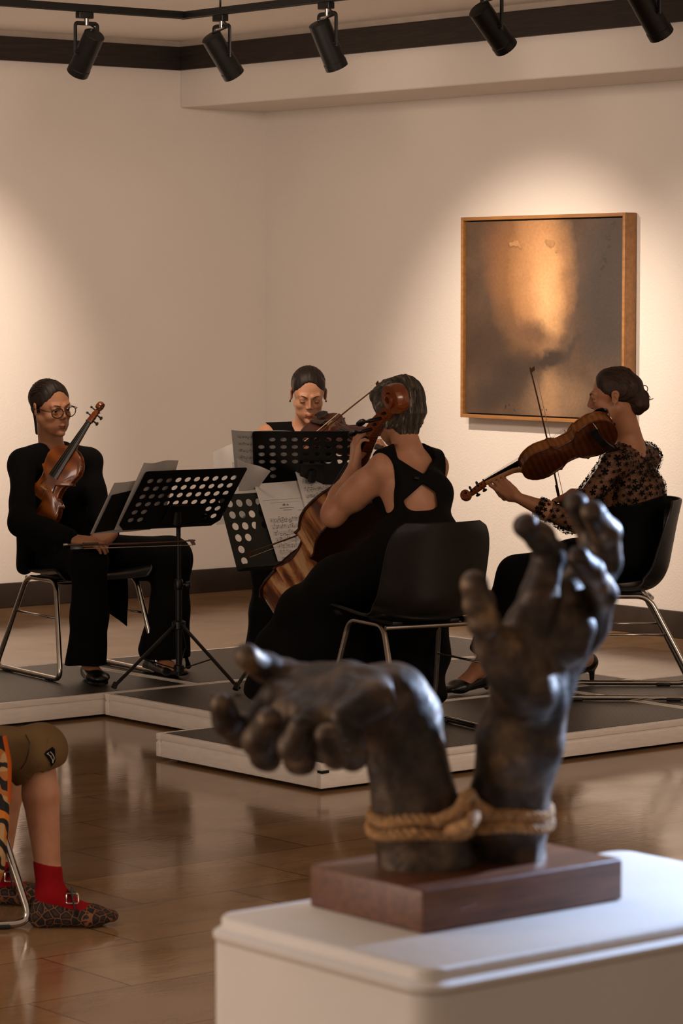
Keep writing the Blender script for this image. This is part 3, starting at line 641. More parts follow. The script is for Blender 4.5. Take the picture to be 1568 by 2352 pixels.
    for y, hw, z in ((6, 7, ribh + 10), (60, 14, ribh + 22), (105, 20, ribh + 32), (112, 18, ribh + 33)): vs += [V(hw * a, y, z + b * .9) for a, b in prof]
    fs = []
    for i in range(3): fs += [(i * 9 + k, i * 9 + (k + 1) % 9, (i + 1) * 9 + (k + 1) % 9, (i + 1) * 9 + k) for k in range(9)]
    fs += [tuple(range(9)), tuple(27 + k for k in range(9))]; m._add(vs, fs); m.build('tailpiece', M['ebony'], t, ang=25)
    for i in range(4):
        x = (i - 1.5); m = MB(); zz = zb - .4 - (abs(x + .3)) ** 2 * 1.4
        m.tube([V(x * 9.5, 108, ribh + 37), V(x * 11, 160, zz + .6), V(x * 5.4, NUT + 2, zf + 5.4), V(x * 3, NUT + 20 + i * 10, ribh - 1 - i * 2)], max(.0006, .45 * s), 5); m.build('string', M['string'], t)
    m = MB(); m.tube([V(0, -8, ribh * .5), V(0, -7, ribh * .5), V(0, -5, ribh * .5), V(0, 1, ribh * .5)], [2.5 * s, 4.5 * s, 4.5 * s, 3 * s], 10); m.build('end_button', M['ebony'], t)
    if cello:
        m = MB(); m.tube([V(0, 2, ribh * .5), V(0, -20, ribh * .5)], [7 * s, 5 * s], 12); m.tube([V(0, -18, ribh * .5), V(0, -215, ribh * .5)], 2.2 * s, 10); m.build('endpin', M['chrome'], t)
    else:
        m = MB(); rows = []
        for i in range(9):
            row = []
            for j in range(9):
                a = i / 8 * 2 - 1; b2 = j / 8 * 2 - 1; q = math.sqrt(max(0, 1 - a * a))
                row.append(V(-48 + 30 * a, 30 + b2 * 27 * q, ribh + 14 + 6 * (a * a + (b2 * q) ** 2)))
            rows.append(row)
        m.grid(rows, 4 * s); m.tube([V(-70, 3, ribh + 10), V(-50, -1, ribh + 18), V(-30, 3, ribh + 19)], 4 * s, 8); m.build('chin_rest', M['ebony'], t)
        m = MB(); m.tube([V(-56, 0, 3), V(-56, -3, ribh + 10)], 2 * s, 6); m.build('chin_rest_clamp', M['chrome'], t)
    if shoulder:
        m = MB(); m.grid([[V(-88 + 176 * i / 12, 45 + 16 * math.cos(PI * i / 12) + v * 26, -30 + 9 * math.cos(2 * PI * i / 12) + 3 * v) for i in range(13)] for v in (0, .33, .66, 1)], 7 * s); r_ = m.build('shoulder_rest', M['blackplastic'], t)
        for sg in (-1, 1):
            m = MB(); m.tube(fillet([V(sg * 84, 60, -26), V(sg * 92, 62, -12), V(sg * 98, 64, -8), V(sg * 98, 66, 8)], .004, 3), 2 * s, 8); m.build('rest_foot', M['chrome'], t)
    return t
def bow(label, frog, tip, hairdir, L=.74, name='violin_bow', white=False, lift=1.0):
    A = Vector(frog); d = (Vector(tip) - A).normalized(); x, y, z = basis(d, hairdir)      # x: towards the hair
    Mx = frame(A, x, y, z); t = thing(name, label, 'bow', M=Mx, group='bows of the string players')
    m = MB(); P = []; r = []
    for i in range(21):
        q = i / 20; P.append((.004 + .010 * 4 * q * (1 - q) * .5 * lift, 0, q * L)); r.append(.0046 - .0018 * q)
    m.tube(P, r, 10); m.build('stick', M['bowwood'], t)
    m = MB(); m.box((.006, -.006, .022), (.027, .006, .072), bev=.002); m.build('frog', M['ebony'], t)
    m = MB(); m.tube([(.004, 0, -.008), (.004, 0, .008)], .0052, 10); m.build('screw_button', M['string'], t)
    m = MB(); m.tube([(.004, 0, .074), (.0048, 0, .14)], .0056, 10); m.build('grip_winding', M['string'] if white else M['ebony'], t)
    m = MB(); m.prism([(0, L - .008), (.023, L + .0), (.023, L - .014), (.008, L - .022), (0, L - .03)], -.003, .003, Matrix(((1, 0, 0, 0), (0, 0, 1, 0), (0, 1, 0, 0), (0, 0, 0, 1)))); m.build('tip', M['bowwood'], t, smooth=False)
    m = MB(); m.box((.0225, -.0045, .06), (.0237, .0045, L - .006)); m.build('hair', M['hairbow'], t, smooth=False)
    return t
def inst_frame(o, y, z):
    y = Vector(y).normalized(); z = Vector(z); z = (z - y * z.dot(y)).normalized(); x = y.cross(z); return frame(o, x, y, z)
VA = inst_frame(at(74, 1198, 12.67), (.53, -.10, .85), (-.42, -.90, .10))
violin('violin with amber varnish held upright against the chest of the player with glasses', 'violin', VA, .358)
VD = inst_frame(at(1413, 984, 11.98), (-.9, .03, -.445), (-.36, .62, .72))
violin('flamed reddish-brown viola seen from below, under the chin of the violinist in lace', 'viola', VD, .405, ribh=34, mats=('spruce', 'maple_back', 'maple_rib'), shoulder=True, name='viola')
VB = inst_frame(at(718, 984, 13.22), (.62, -.76, -.20), (-.30, -.42, .86))
violin('dark red-brown violin under the chin of the player with bowed head', 'violin', VB, .356, mats=('maple_red', 'maple_red', 'maple_red'))
yC_ = Vector((.285, -.665, .675)).normalized(); zC_ = Vector((-.46, .49, .74)); zC_ = (zC_ - yC_ * zC_.dot(yC_)).normalized(); xC_ = yC_.cross(zC_)
sC = .755 / 355
oC = at(678, 1225, 11.68) - (xC_ * 81 + yC_ * 229 + zC_ * 56) * sC
VC = frame(oC, xC_, yC_, zC_)
violin('large reddish-brown cello with pale flamed ribs, leaning against the grey-haired player', 'cello', VC, .755, ribh=56, cello=True, mats=('maple_red', 'maple_red', 'maple_gold'), name='cello')
# bows
bow('slim violin bow lying level across the hands of the player with glasses', at(150, 1249, 12.28), at(449, 1239, 12.50), (0, -.3, -1), name='violin_bow', L=.56)
bow('violin bow rising to the right in front of the player with bowed head', at(640, 1078, 13.10), at(851, 904, 12.95), (-.5, -.2, .8), L=.60)
bow('viola bow held almost upright by the violinist in lace, its tip over the painting', at(1291, 1190, 12.36), at(1213, 838, 12.26), (1, .1, .1), L=.64)
bC = VC @ Vector((0, 158 * sC, (56 + 49) * sC)); tC = at(568, 1268, 12.25)
dB = (bC - tC).normalized(); bow('cello bow crossing in front of the green-black stand, its tip at the left', tC + dB * .71, tC, (.1, .3, -1), L=.71, name='cello_bow')
# ------------------------------------------------------------------ smooth solid modelling for bodies, clothes and the bronze
def vv(p): return np.array(p, dtype=np.float64)
class Ell:
    """swept ellipsoid from a to b with semi-axes ra -> rb (x along xd, y across, z along the sweep)"""
    def __init__(s, a, b, ra, rb=None, xd=None, k=.02, op='+'):
        s.a = vv(a); s.b = vv(b); rb = ra if rb is None else rb
        s.ra = vv((ra,) * 3 if np.isscalar(ra) else ra); s.rb = vv((rb,) * 3 if np.isscalar(rb) else rb); s.k = k; s.op = op
        z = s.b - s.a; L = np.linalg.norm(z); s.L2 = L * L
        if L < 1e-6: z = vv((0, 0, 1)); s.L2 = 1e9
        z = z / (np.linalg.norm(z)); x = vv(xd if xd is not None else (1, 0, 0)); x = x - z * x.dot(z)
        if np.linalg.norm(x) < .05: x = vv((0, 1, 0)) - z * z[1]
        x /= np.linalg.norm(x); s.X, s.Y, s.Z = x, np.cross(z, x), z
        m = max(s.ra.max(), s.rb.max()); s.lo = np.minimum(s.a, s.b) - m; s.hi = np.maximum(s.a, s.b) + m
        s.same = np.allclose(s.ra, s.ra[0]) and np.allclose(s.rb, s.rb[0])
    def ev(s, x, y, z):
        dx, dy, dz = x - s.a[0], y - s.a[1], z - s.a[2]; ab = s.b - s.a
        t = np.clip((dx * ab[0] + dy * ab[1] + dz * ab[2]) / s.L2, 0, 1)
        dx = dx - ab[0] * t; dy = dy - ab[1] * t; dz = dz - ab[2] * t
        if s.same: return np.sqrt(dx * dx + dy * dy + dz * dz) - (s.ra[0] + (s.rb[0] - s.ra[0]) * t)
        u = [(dx * A[0] + dy * A[1] + dz * A[2]) for A in (s.X, s.Y, s.Z)]; r = [s.ra[i] + (s.rb[i] - s.ra[i]) * t for i in range(3)]
        k0 = np.sqrt(sum((u[i] / r[i]) ** 2 for i in range(3))) + 1e-9; k1 = np.sqrt(sum((u[i] / r[i] ** 2) ** 2 for i in range(3))) + 1e-9
        return k0 * (k0 - 1) / k1
class Grp:
    """several swept ellipsoids blended with each other first (a finger), then with the rest"""
    def __init__(s, items, ki=.006, k=.006, op='+'):
        s.items = items; s.ki = ki; s.k = k; s.op = op
        s.lo = np.min([i.lo for i in items], 0); s.hi = np.max([i.hi for i in items], 0)
    def ev(s, x, y, z):
        d = s.items[0].ev(x, y, z)
        for i in s.items[1:]: d = smin(d, i.ev(x, y, z), s.ki)
        return d
class Plane:
    """keeps / cuts the half space in front of p along n, inside a box"""
    def __init__(s, p, n, lo, hi, k=.004): s.p = vv(p); s.n = vv(n) / np.linalg.norm(vv(n)); s.lo = vv(lo); s.hi = vv(hi); s.k = k; s.op = '-'
    def ev(s, x, y, z):
        d = -((x - s.p[0]) * s.n[0] + (y - s.p[1]) * s.n[1] + (z - s.p[2]) * s.n[2])
        for i, c in enumerate((x, y, z)): d = np.maximum(d, np.maximum(s.lo[i] - c, c - s.hi[i]))
        return d
def smin(a, b, k):
    h = np.clip(.5 + .5 * (b - a) / k, 0, 1); return b + (a - b) * h - k * h * (1 - h)
def field(prims, lo, hi, h, noise=None):
    lo = vv(lo); n = np.ceil((vv(hi) - lo) / h).astype(int) + 1
    ax = [lo[i] + h * np.arange(n[i]) for i in range(3)]; D = np.full(tuple(n), .06, np.float32)
    for p in prims:
        pad = p.k + 2.5 * h
        i0 = np.maximum(0, np.floor((p.lo - pad - lo) / h).astype(int)); i1 = np.minimum(n, np.ceil((p.hi + pad - lo) / h).astype(int) + 1)
        if (i1 <= i0).any(): continue
        sl = tuple(slice(i0[i], i1[i]) for i in range(3)); x = ax[0][sl[0]][:, None, None]; y = ax[1][sl[1]][None, :, None]; z = ax[2][sl[2]][None, None, :]
        d = p.ev(x, y, z).astype(np.float32); d = np.broadcast_to(d, D[sl].shape)
        if p.op == '+': D[sl] = smin(D[sl], d, p.k)
        else: D[sl] = -smin(-D[sl], d, p.k)
    if noise:
        x = ax[0][:, None, None]; y = ax[1][None, :, None]; z = ax[2][None, None, :]; D += noise(x, y, z).astype(np.float32)
    return ax, D
def nets(prims, lo, hi, h, noise=None):
    """surface nets: returns vertices and quads"""
    ax, D = field(prims, lo, hi, h, noise); S = D < 0; nx, ny, nz = D.shape
    c = np.zeros((nx - 1, ny - 1, nz - 1), np.int8)
    for a in (0, 1):
        for b in (0, 1):
            for d in (0, 1): c += S[a:nx - 1 + a, b:ny - 1 + b, d:nz - 1 + d]
    act = np.argwhere((c > 0) & (c < 8)); idx = np.full(c.shape, -1, np.int64); idx[tuple(act.T)] = np.arange(len(act))
    P = np.zeros((len(act), 3)); W = np.zeros(len(act)); C8 = [(a, b, d) for a in (0, 1) for b in (0, 1) for d in (0, 1)]
    for p in C8:
        for q in C8:
            if p < q and sum(abs(p[i] - q[i]) for i in range(3)) == 1:
                va = D[tuple((act + p).T)]; vb = D[tuple((act + q).T)]; m = (va < 0) != (vb < 0); t = va[m] / (va[m] - vb[m])
                P[m] += np.array(p) + (np.array(q) - np.array(p)) * t[:, None]; W[m] += 1
    P = (P / W[:, None] + act) * h + np.array([a[0] for a in ax]); F = []
    for d in range(3):
        o1, o2 = [(1, 2), (2, 0), (0, 1)][d]; sh = [slice(None)] * 3; sa = list(sh); sb = list(sh); sa[d] = slice(0, -1); sb[d] = slice(1, None)
        A = S[tuple(sa)]; B = S[tuple(sb)]; e = np.argwhere(A != B); e = e[(e[:, o1] > 0) & (e[:, o2] > 0) & (e[:, o1] < D.shape[o1] - 1) & (e[:, o2] < D.shape[o2] - 1)]
        u = np.zeros(3, int); u[o1] = 1; w_ = np.zeros(3, int); w_[o2] = 1
        q = np.stack([idx[tuple((e - u - w_).T)], idx[tuple((e - w_).T)], idx[tuple(e.T)], idx[tuple((e - u).T)]], 1)
        fl = A[tuple(e.T)]; q[~fl] = q[~fl][:, ::-1]; F.append(q)
    return P, np.concatenate(F)
def bounds(prims, pad=.01):
    pl = [p for p in prims if p.op == '+']; return np.min([p.lo for p in pl], 0) - pad, np.max([p.hi for p in pl], 0) + pad
def solid(name, prims, h, mats, parent=None, fine=(), noise=None, clip=None, color=None, post=None):
    """fine: boxes (lo, hi, h) meshed more finely than the rest"""
    lo, hi = bounds(prims)
    if clip: lo = np.maximum(lo, clip[0]); hi = np.minimum(hi, clip[1])
    P, F = nets(prims, lo, hi, h, noise)
    cen = P[F].mean(1); keep = np.ones(len(F), bool)
    for b in fine: keep &= ~((cen > vv(b[0])) & (cen < vv(b[1]))).all(1)
    Vs = [P]; Fs = [F[keep]]; o = len(P)
    for i, b in enumerate(fine):
        P2, F2 = nets(prims, vv(b[0]) - h, vv(b[1]) + h, b[2], noise); c2 = P2[F2].mean(1); k2 = ((c2 > vv(b[0]) - h * .6) & (c2 < vv(b[1]) + h * .6)).all(1)
        for b0 in fine[:i]: k2 &= ~((c2 > vv(b0[0])) & (c2 < vv(b0[1]))).all(1)
        Vs.append(P2); Fs.append(F2[k2] + o); o += len(P2)
    V = np.concatenate(Vs); F = np.concatenate(Fs); used = np.unique(F); mp = np.full(len(V), -1); mp[used] = np.arange(len(used)); V = V[used]; F = mp[F]
    if post: V, F = post(V, F)
    me = bpy.data.meshes.new(name); me.vertices.add(len(V)); me.loops.add(F.size); me.polygons.add(len(F))
    T = np.array(parent.matrix_world.translation) if parent else np.zeros(3)
    me.vertices.foreach_set('co', (V - T).astype(np.float32).ravel()); me.loops.foreach_set('vertex_index', F.astype(np.int32).ravel())
    me.polygons.foreach_set('loop_start', np.arange(0, F.size, 4, dtype=np.int32)); me.update(calc_edges=True)
    return link(name, me, mats, parent)

# ------------------------------------------------------------------ anatomy
def nrm(v): v = vv(v); return v / np.linalg.norm(v)
class Fr:
    """local frame: x to the person's left... origin o, right-handed x, y forward, z up"""
    def __init__(s, o, fwd, up):
        s.o = vv(o); s.y = nrm(fwd); u = vv(up); s.z = nrm(u - s.y * u.dot(s.y)); s.x = np.cross(s.y, s.z)     # x = person's right
    def __call__(s, x, y, z): return s.o + s.x * x + s.y * y + s.z * z
def head_prims(H, neck, chin=1.0, noears=False):
    P = []; f = H; e = lambda a, b, ra, rb=None, k=.012, op='+', xd=None: P.append(Ell(f(*a), f(*(b or a)), ra, rb, xd=(H.x if xd is None else xd), k=k, op=op))
    e((0, -.012, .032), (0, -.0119, .0325), (.072, .091, .078))
    P[-1] = Ell(f(0, -.035, .034), f(0, .012, .036), (.072, .078, .058), (.069, .076, .058), xd=H.x, k=.02)
    e((0, .040, .012), (0, .044, -.050), (.054, .040, .045), (.042, .036, .03), k=.03)
    e((0, .012, -.052), (0, .062, -.092), (.050, .034, .030), (.022, .018, .019), k=.03)
    for s in (-1, 1):
        e((s * .036, .058, -.022), None, (.022, .020, .018), k=.018)
        e((s * .050, .0, -.045), (s * .030, .050, -.084), (.014, .02, .02), (.012, .016, .014), k=.02)
        e((s * .014, .083, .026), (s * .040, .071, .026), (.010, .009, .008), (.009, .009, .008), k=.012)
        e((s * .031, .101, .006), None, (.019, .016, .014), k=.010, op='-')
        e((s * .0305, .0725, .006), None, .0128, k=.004)
        e((s * .0305, .0742, .0135), None, (.0155, .0125, .0085), k=.004)
        e((s * .0305, .0738, -.0045), None, (.014, .0115, .0055), k=.004)
        e((s * .0155, .066, -.06), None, (.012, .02, .02), k=.015)
    e((0, .056, .012), (0, .0590, -.040), (.024, .028, .03), (.026, .026, .016), k=.014)
    for s in (-1, 1): e((s * .036, .040, -.040), (s * .034, .044, -.062), (.017, .022, .016), k=.022)
    e((0, .080, .016), (0, .0965, -.021), (.0060, .013, .009), (.0078, .0155, .0072), k=.009)
    for s in (-1, 1):
        e((s * .0095, .091, -.026), None, (.0062, .011, .006), k=.006)
        e((s * .0058, .098, -.0325), None, (.0030, .004, .0025), k=.002, op='-')
    e((-.016, .081, -.0585), (0, .0905, -.0560), (.006, .006, .0055), (.007, .0075, .0062), k=.006)
    e((.016, .081, -.0585), (0, .0905, -.0560), (.006, .006, .0055), (.007, .0075, .0062), k=.006)
    e((-.014, .080, -.0665), (.014, .080, -.0665), (.006, .007, .006), k=.005); e((0, .087, -.0675), None, (.011, .007, .0062), k=.006)
    e((-.020, .090, -.0624), (.020, .090, -.0624), (.0010, .0065, .0011), k=.002, op='-')
    e((0, .080, -.094), None, (.016, .014, .014), k=.012)
    if not noears:
        for s in (-1, 1):
            X = nrm(H.x * s * .93 - H.y * .36); Zt = nrm(H.z - H.y * .22)
            a = f(s * .0745, -.006, -.001); P.append(Ell(a - Zt * .013, a + Zt * .016, (.0045, .0135, .013), (.0055, .0175, .014), xd=X, k=.006))
            a2 = a + X * .0068 + H.y * .002; P.append(Ell(a2 - Zt * .006, a2 + Zt * .012, (.0065, .0080, .010), (.0065, .0105, .009), xd=X, k=.0025, op='-')); P.append(Ell(a + X * .0035 + H.y * .004 + Zt * .010, a + X * .0035 - H.y * .004 - Zt * .002, .0022, k=.003))
            a3 = a + X * .002; P.append(Ell(a3 + H.y * .009 - Zt * .002, a3 + H.y * .009 - Zt * .002, (.004, .004, .007), xd=X, k=.003))
    nb = vv(neck); P.append(Ell(f(0, -.018, -.045), nb, (.050, .052, .05), (.054, .056, .055), xd=H.x, k=.022))
    return P
def hand_prims(w_, F, N, side, curls, spread=.10, sc=1.0, thumb=None, k=.006):
    """w_: wrist point, F: towards the knuckles, N: out of the palm, side +1 if the thumb is on F x N"""
    F = nrm(F); N = vv(N); N = nrm(N - F * N.dot(F)); T = np.cross(F, N) * side; W_ = vv(w_); P = []
    J = [(.090, .027, .073, .0088), (.093, .0085, .080, .0090), (.088, -.0095, .074, .0086), (.080, -.026, .057, .0076)]
    for i, (l, o, fl, r) in enumerate(J):
        kn = W_ + (F * l + T * o) * sc
        P.append(Ell(W_ + (F * .006 + T * o * .55) * sc, kn - F * .004 * sc, (.0125 * sc, .0135 * sc, .013 * sc), (.0100 * sc, .0125 * sc, .0115 * sc), xd=T, k=.014 * sc))
    P.append(Ell(W_ + (F * .02 + T * .022 + N * .006) * sc, W_ + (F * .055 + T * .026 + N * .006) * sc, .0155 * sc, .011 * sc, k=.014 * sc))
    P.append(Ell(W_ + (F * .025 - T * .018 + N * .005) * sc, W_ + (F * .06 - T * .022 + N * .004) * sc, .0125 * sc, .010 * sc, k=.012 * sc))
    tips = []
    for i, (l, o, fl, r) in enumerate(J):
        p = W_ + (F * l + T * o) * sc; a = 0; cs = curls[i]; sp = spread * (1.2 - i * .8)
        it = []; d0 = nrm(F + T * sp)
        for q, (fr, cu) in enumerate(zip((.46, .29, .25), cs)):
            a += cu; d = d0 * math.cos(a) + N * math.sin(a); p2 = p + d * fl * fr * sc
            it.append(Ell(p, p2, r * (1.02 - q * .09) * sc, r * (.94 - q * .09) * sc)); p = p2
        P.append(Grp(it, ki=.003 * sc, k=k * sc)); tips.append(p)
    th = thumb or ((.55, .75, .25), (.75, .45, .35), (.9, .15, .35)); p = W_ + (F * .022 + T * .022 + N * .006) * sc; it = []
    for q, (d, L, r) in enumerate(zip(th, (.044, .034, .028), (.0125, .0105, .0098))):
        d = nrm(F * d[0] + T * d[1] + N * d[2]); p2 = p + d * L * sc; it.append(Ell(p, p2, r * sc, (r - .0015) * sc)); p = p2
    P.append(Grp(it, ki=.004 * sc, k=.009 * sc)); tips.append(p)
    return P, tips
def box_around(pts, pad): pts = np.array([vv(p) for p in pts]); return pts.min(0) - pad, pts.max(0) + pad

M['skin'] = None
def skin_mat(name, c1, c2):
    m, t, b = newmat(name); tc = t.add('ShaderNodeTexCoord')
    n = t.add('ShaderNodeTexNoise', i_Scale=14.0, i_Detail=4.0); t.link(tc.outputs['Object'], n.inputs[0])
    t.link(t.ramp(n.outputs[0], [(.35, srgb(c1)), (.65, srgb(c2))]), b.inputs['Base Color']); b.inputs['Roughness'].default_value = .5
    b.inputs['Subsurface Weight'].default_value = .12; b.inputs['Subsurface Radius'].default_value = (.01, .004, .002); b.inputs['Subsurface Scale'].default_value = .6
    b.inputs['Specular IOR Level'].default_value = .4
    n2 = t.add('ShaderNodeTexNoise', i_Scale=260.0, i_Detail=2.0); t.link(tc.outputs['Object'], n2.inputs[0]); bp = t.add('ShaderNodeBump', i_Strength=.08, i_Distance=.002); t.link(n2.outputs[0], bp.inputs['Height']); t.link(bp.outputs[0], b.inputs['Normal'])
    return m
M['skin'] = skin_mat('skin', 'a3704f', 'b27d5c')
M['skin2'] = skin_mat('fair skin', 'ad7a5c', 'bd8a6b')
M['lips'] = pm('lips', '8c4a3c', .45, var=.1)
M['eyewhite'] = pm('eye white', '8f8478', .2, var=.03); M['iris'] = pm('dark iris', '2a1a10', .15, var=.2); M['brow'] = pm('eyebrow hair', '2c1c12', .7, var=.2, scale=200)
def hair_mat(name, a, b_, c=None, sc=55):
    m, t, b = newmat(name); tc = t.add('ShaderNodeTexCoord'); mp = t.add('ShaderNodeMapping'); mp.inputs['Scale'].default_value = (1, 1, .22); t.link(tc.outputs['Object'], mp.inputs[0])
    n = t.add('ShaderNodeTexNoise', i_Scale=float(sc), i_Detail=6.0, i_Distortion=.8); t.link(mp.outputs[0], n.inputs[0])
    n0 = t.add('ShaderNodeTexNoise', i_Scale=float(sc) / 5, i_Detail=3.0, i_Distortion=1.0); t.link(mp.outputs[0], n0.inputs[0])
    f = t.math('ADD', t.math('MULTIPLY', n.outputs[0], .5), t.math('MULTIPLY', n0.outputs[0], .5))
    t.link(t.ramp(f, [(.4, srgb(a)), (.62, srgb(b_))] + ([(.72, srgb(c))] if c else [])), b.inputs['Base Color'])
    b.inputs['Roughness'].default_value = .45; bp = t.add('ShaderNodeBump', i_Strength=.7, i_Distance=.006); t.link(f, bp.inputs['Height']); t.link(bp.outputs[0], b.inputs['Normal'])
    return m
M['hair_dark'] = hair_mat('dark brown hair', '140c07', '2b1b10'); M['hair_brown'] = hair_mat('brown hair', '1c1109', '3d2817'); M['hair_grey'] = hair_mat('grey streaked hair', '17130f', '4a4238', '8c8070', 60)
def cloth_mat(name, c, rough=.9, scale=700, var=.15, bump=.15):
    m, t, b = newmat(name); tc = t.add('ShaderNodeTexCoord'); n = t.add('ShaderNodeTexNoise', i_Scale=float(scale), i_Detail=2.0); t.link(tc.outputs['Object'], n.inputs[0])
    n1 = t.add('ShaderNodeTexNoise', i_Scale=6.0, i_Detail=3.0); t.link(tc.outputs['Object'], n1.inputs[0]); cc = srgb(c)
    t.link(t.ramp(n1.outputs[0], [(.3, tuple(x * (1 - var) for x in cc)), (.7, cc)]), b.inputs['Base Color']); b.inputs['Roughness'].default_value = rough; b.inputs['Specular IOR Level'].default_value = .15
    bp = t.add('ShaderNodeBump', i_Strength=bump, i_Distance=.003); t.link(n.outputs[0], bp.inputs['Height']); t.link(bp.outputs[0], b.inputs['Normal']); return m
M['cloth_black'] = cloth_mat('black woven cloth', '060606'); M['cloth_black2'] = cloth_mat('black trouser cloth', '050505')
M['velvet'] = cloth_mat('black dress cloth', '060505', .8)
M['leather'] = pm('black shoe leather', '0b0908', .32, var=.2, scale=60, bump=.1)
def folds(amp, fx, seed=0):
    r = np.random.RandomState(seed); dirs = r.randn(5, 3); ph = r.rand(5) * 6
    def f(x, y, z):
        o = 0
        for d, p in zip(dirs, ph):
            d = d / np.linalg.norm(d); o = o + np.sin((x * d[0] + y * d[1] + z * d[2]) * fx * (1 + .35 * p / 6) + p + 1.5 * np.sin((x * d[1] + z * d[0]) * fx * .4))
        return o * amp / 2.5
    return f
def face_parts(H, t, brow='brow', eyes='open', lips=True):
    T = Vector(t.matrix_world.translation)
    L = lambda *p: Vector(H(*p)) - T
    for s in (-1, 1):
        MB().tube([L(s * .013, .0918, .0235), L(s * .024, .0898, .0280), L(s * .036, .0823, .029), L(s * .047, .0705, .025)], [.0022, .0026, .0022, .001], 8, flat=.8).build('eyebrow', M['brow'], t)
        if eyes == 'open':
            q = Matrix.Translation(L(s * .0305, .0732, .0055)); e = MB(); bm = bmesh.new(); bmesh.ops.create_uvsphere(bm, u_segments=20, v_segments=14, radius=.0123)
            e._add([q @ v.co for v in bm.verts], [[v.index for v in f.verts] for f in bm.faces]); bm.free(); ey = e.build('eye', M['eyewhite'], t)
            g = L(s * .0305 + .0015, .0850, .0045); MB().tube([g - Vector(H.y) * .002, g + Vector(H.y) * .0008], [.0056, .0052], 16).build('iris', M['iris'], ey)
            MB().tube([L(s * .0175, .0815, .0035), L(s * .024, .0852, .0080), L(s * .031, .0860, .0090), L(s * .038, .0815, .0075), L(s * .0445, .0740, .0035)], [.0008, .0014, .0015, .0014, .0010], 8).build('upper_lashes', M['brow'], t)
        else:
            MB().tube([L(s * .018, .0815, .003), L(s * .024, .0850, -.0005), L(s * .031, .0858, -.002), L(s * .038, .082, -.001), L(s * .0445, .0745, .003)], [.0010, .0018, .0021, .0019, .0012], 8).build('lowered_lashes', M['brow'], t)
    if lips:
        MB().tube([tuple(vv(H(*p)) - vv(T)) for p in spline([(-.022, .0820, -.0615), (-.011, .0925, -.0592), (0, .0965, -.0594), (.011, .0925, -.0592), (.022, .0820, -.0615)], 4)], [.0008, .0014, .002, .0025, .0028, .003, .003, .003, .003, .003, .003, .003, .0028, .0025, .002, .0014, .0008], 8).build('upper_lip', M['lips'], t)
        MB().tube([tuple(vv(H(*p)) - vv(T)) for p in spline([(-.019, .0825, -.0640), (-.0095, .0905, -.0662), (0, .0940, -.0668), (.0095, .0905, -.0662), (.019, .0825, -.0640)], 4)], [.0008, .0014, .002, .0026, .003, .0034, .0035, .0036, .0036, .0036, .0035, .0034, .003, .0026, .002, .0014, .0008], 8).build('lower_lip', M['lips'], t)
def arm_prims(sh, el, wr, N=None, fat=0, r=(.047, .036, .024), k=.025):
    x = np.cross(vv(el) - vv(wr), vv((0, 0, 1))) if N is None else N
    return [Ell(sh, el, r[0] + fat, r[1] + fat, k=k), Ell(el, vv(el) * .55 + vv(wr) * .45, r[1] + fat, r[1] * .98 + fat, k=k),
            Ell(vv(el) * .55 + vv(wr) * .45, wr, r[1] * .97 + fat, (r[2] * 1.12 + fat, r[2] * .86 + fat, r[2] + fat), xd=x, k=k)]
def torso_prims(pel, chest, neckb, shL, shR, fat=0, k=.05, bust=.0, fwd=None, w_=1.0):
    pel, chest, neckb, shL, shR = map(vv, (pel, chest, neckb, shL, shR)); xs = nrm(shR - shL); waist = pel * .45 + chest * .55; waist = waist
    P = [Ell(pel, waist, (.150 * w_ + fat, .105 + fat, .10), (.118 * w_ + fat, .088 + fat, .1), xd=xs, k=k), Ell(waist, chest, (.118 * w_ + fat, .088 + fat, .1), (.140 * w_ + fat, .098 + fat, .1), xd=xs, k=k),
         Ell(chest, (shL + shR) / 2 - vv((0, 0, .035)), (.140 * w_ + fat, .098 + fat, .08), (.125 * w_ + fat, .062 + fat, .05), xd=xs, k=k),
         Ell(shL, shR, .047 + fat, .047 + fat, k=k)]
    for s in (shL, shR): P.append(Ell(neckb * .8 + s * .2 + vv((0, 0, .004)), s, .036 + fat, .040 + fat, k=.035))
    if bust and fwd is not None:
        f = nrm(fwd)
        for s in (-1, 1): P.append(Ell(chest + f * .075 + xs * s * .065, chest + f * .078 + xs * s * .066, bust + fat, k=.03))
    return P
def leg_prims(hip, knee, ank, fat=0, r=(.078, .056, .052, .036), k=.03):
    hip, knee, ank = map(vv, (hip, knee, ank)); mid = knee * .68 + ank * .32
    return [Ell(hip, knee, r[0] + fat, r[1] + fat, k=k), Ell(knee, mid, r[1] * .92 + fat, r[2] + fat, k=k), Ell(mid, ank, r[2] + fat, r[3] + fat, k=k)]
def foot_prims(ank, heel, toe, k=.02, s=1.0):
    ank, heel, toe = map(vv, (ank, heel, toe)); d = nrm(toe - heel); x = np.cross(d, vv((0, 0, 1)))
    ball = heel + (toe - heel) * .72
    return [Ell(ank, heel + vv((0, 0, .0)), .034 * s, .028 * s, k=k), Ell(ank, ball, (.032 * s, .03 * s, .03 * s), (.042 * s, .02 * s, .02 * s), xd=x, k=k), Ell(heel, ball, (.03 * s, .028 * s, .03 * s), (.042 * s, .02 * s, .03 * s), xd=x, k=k), Ell(ball, toe, (.042 * s, .02 * s, .02 * s), (.030 * s, .013 * s, .018 * s), xd=x, k=k)]
def bl(a, b, px): print('bone', px, round(float(np.linalg.norm(vv(a) - vv(b))), 3))
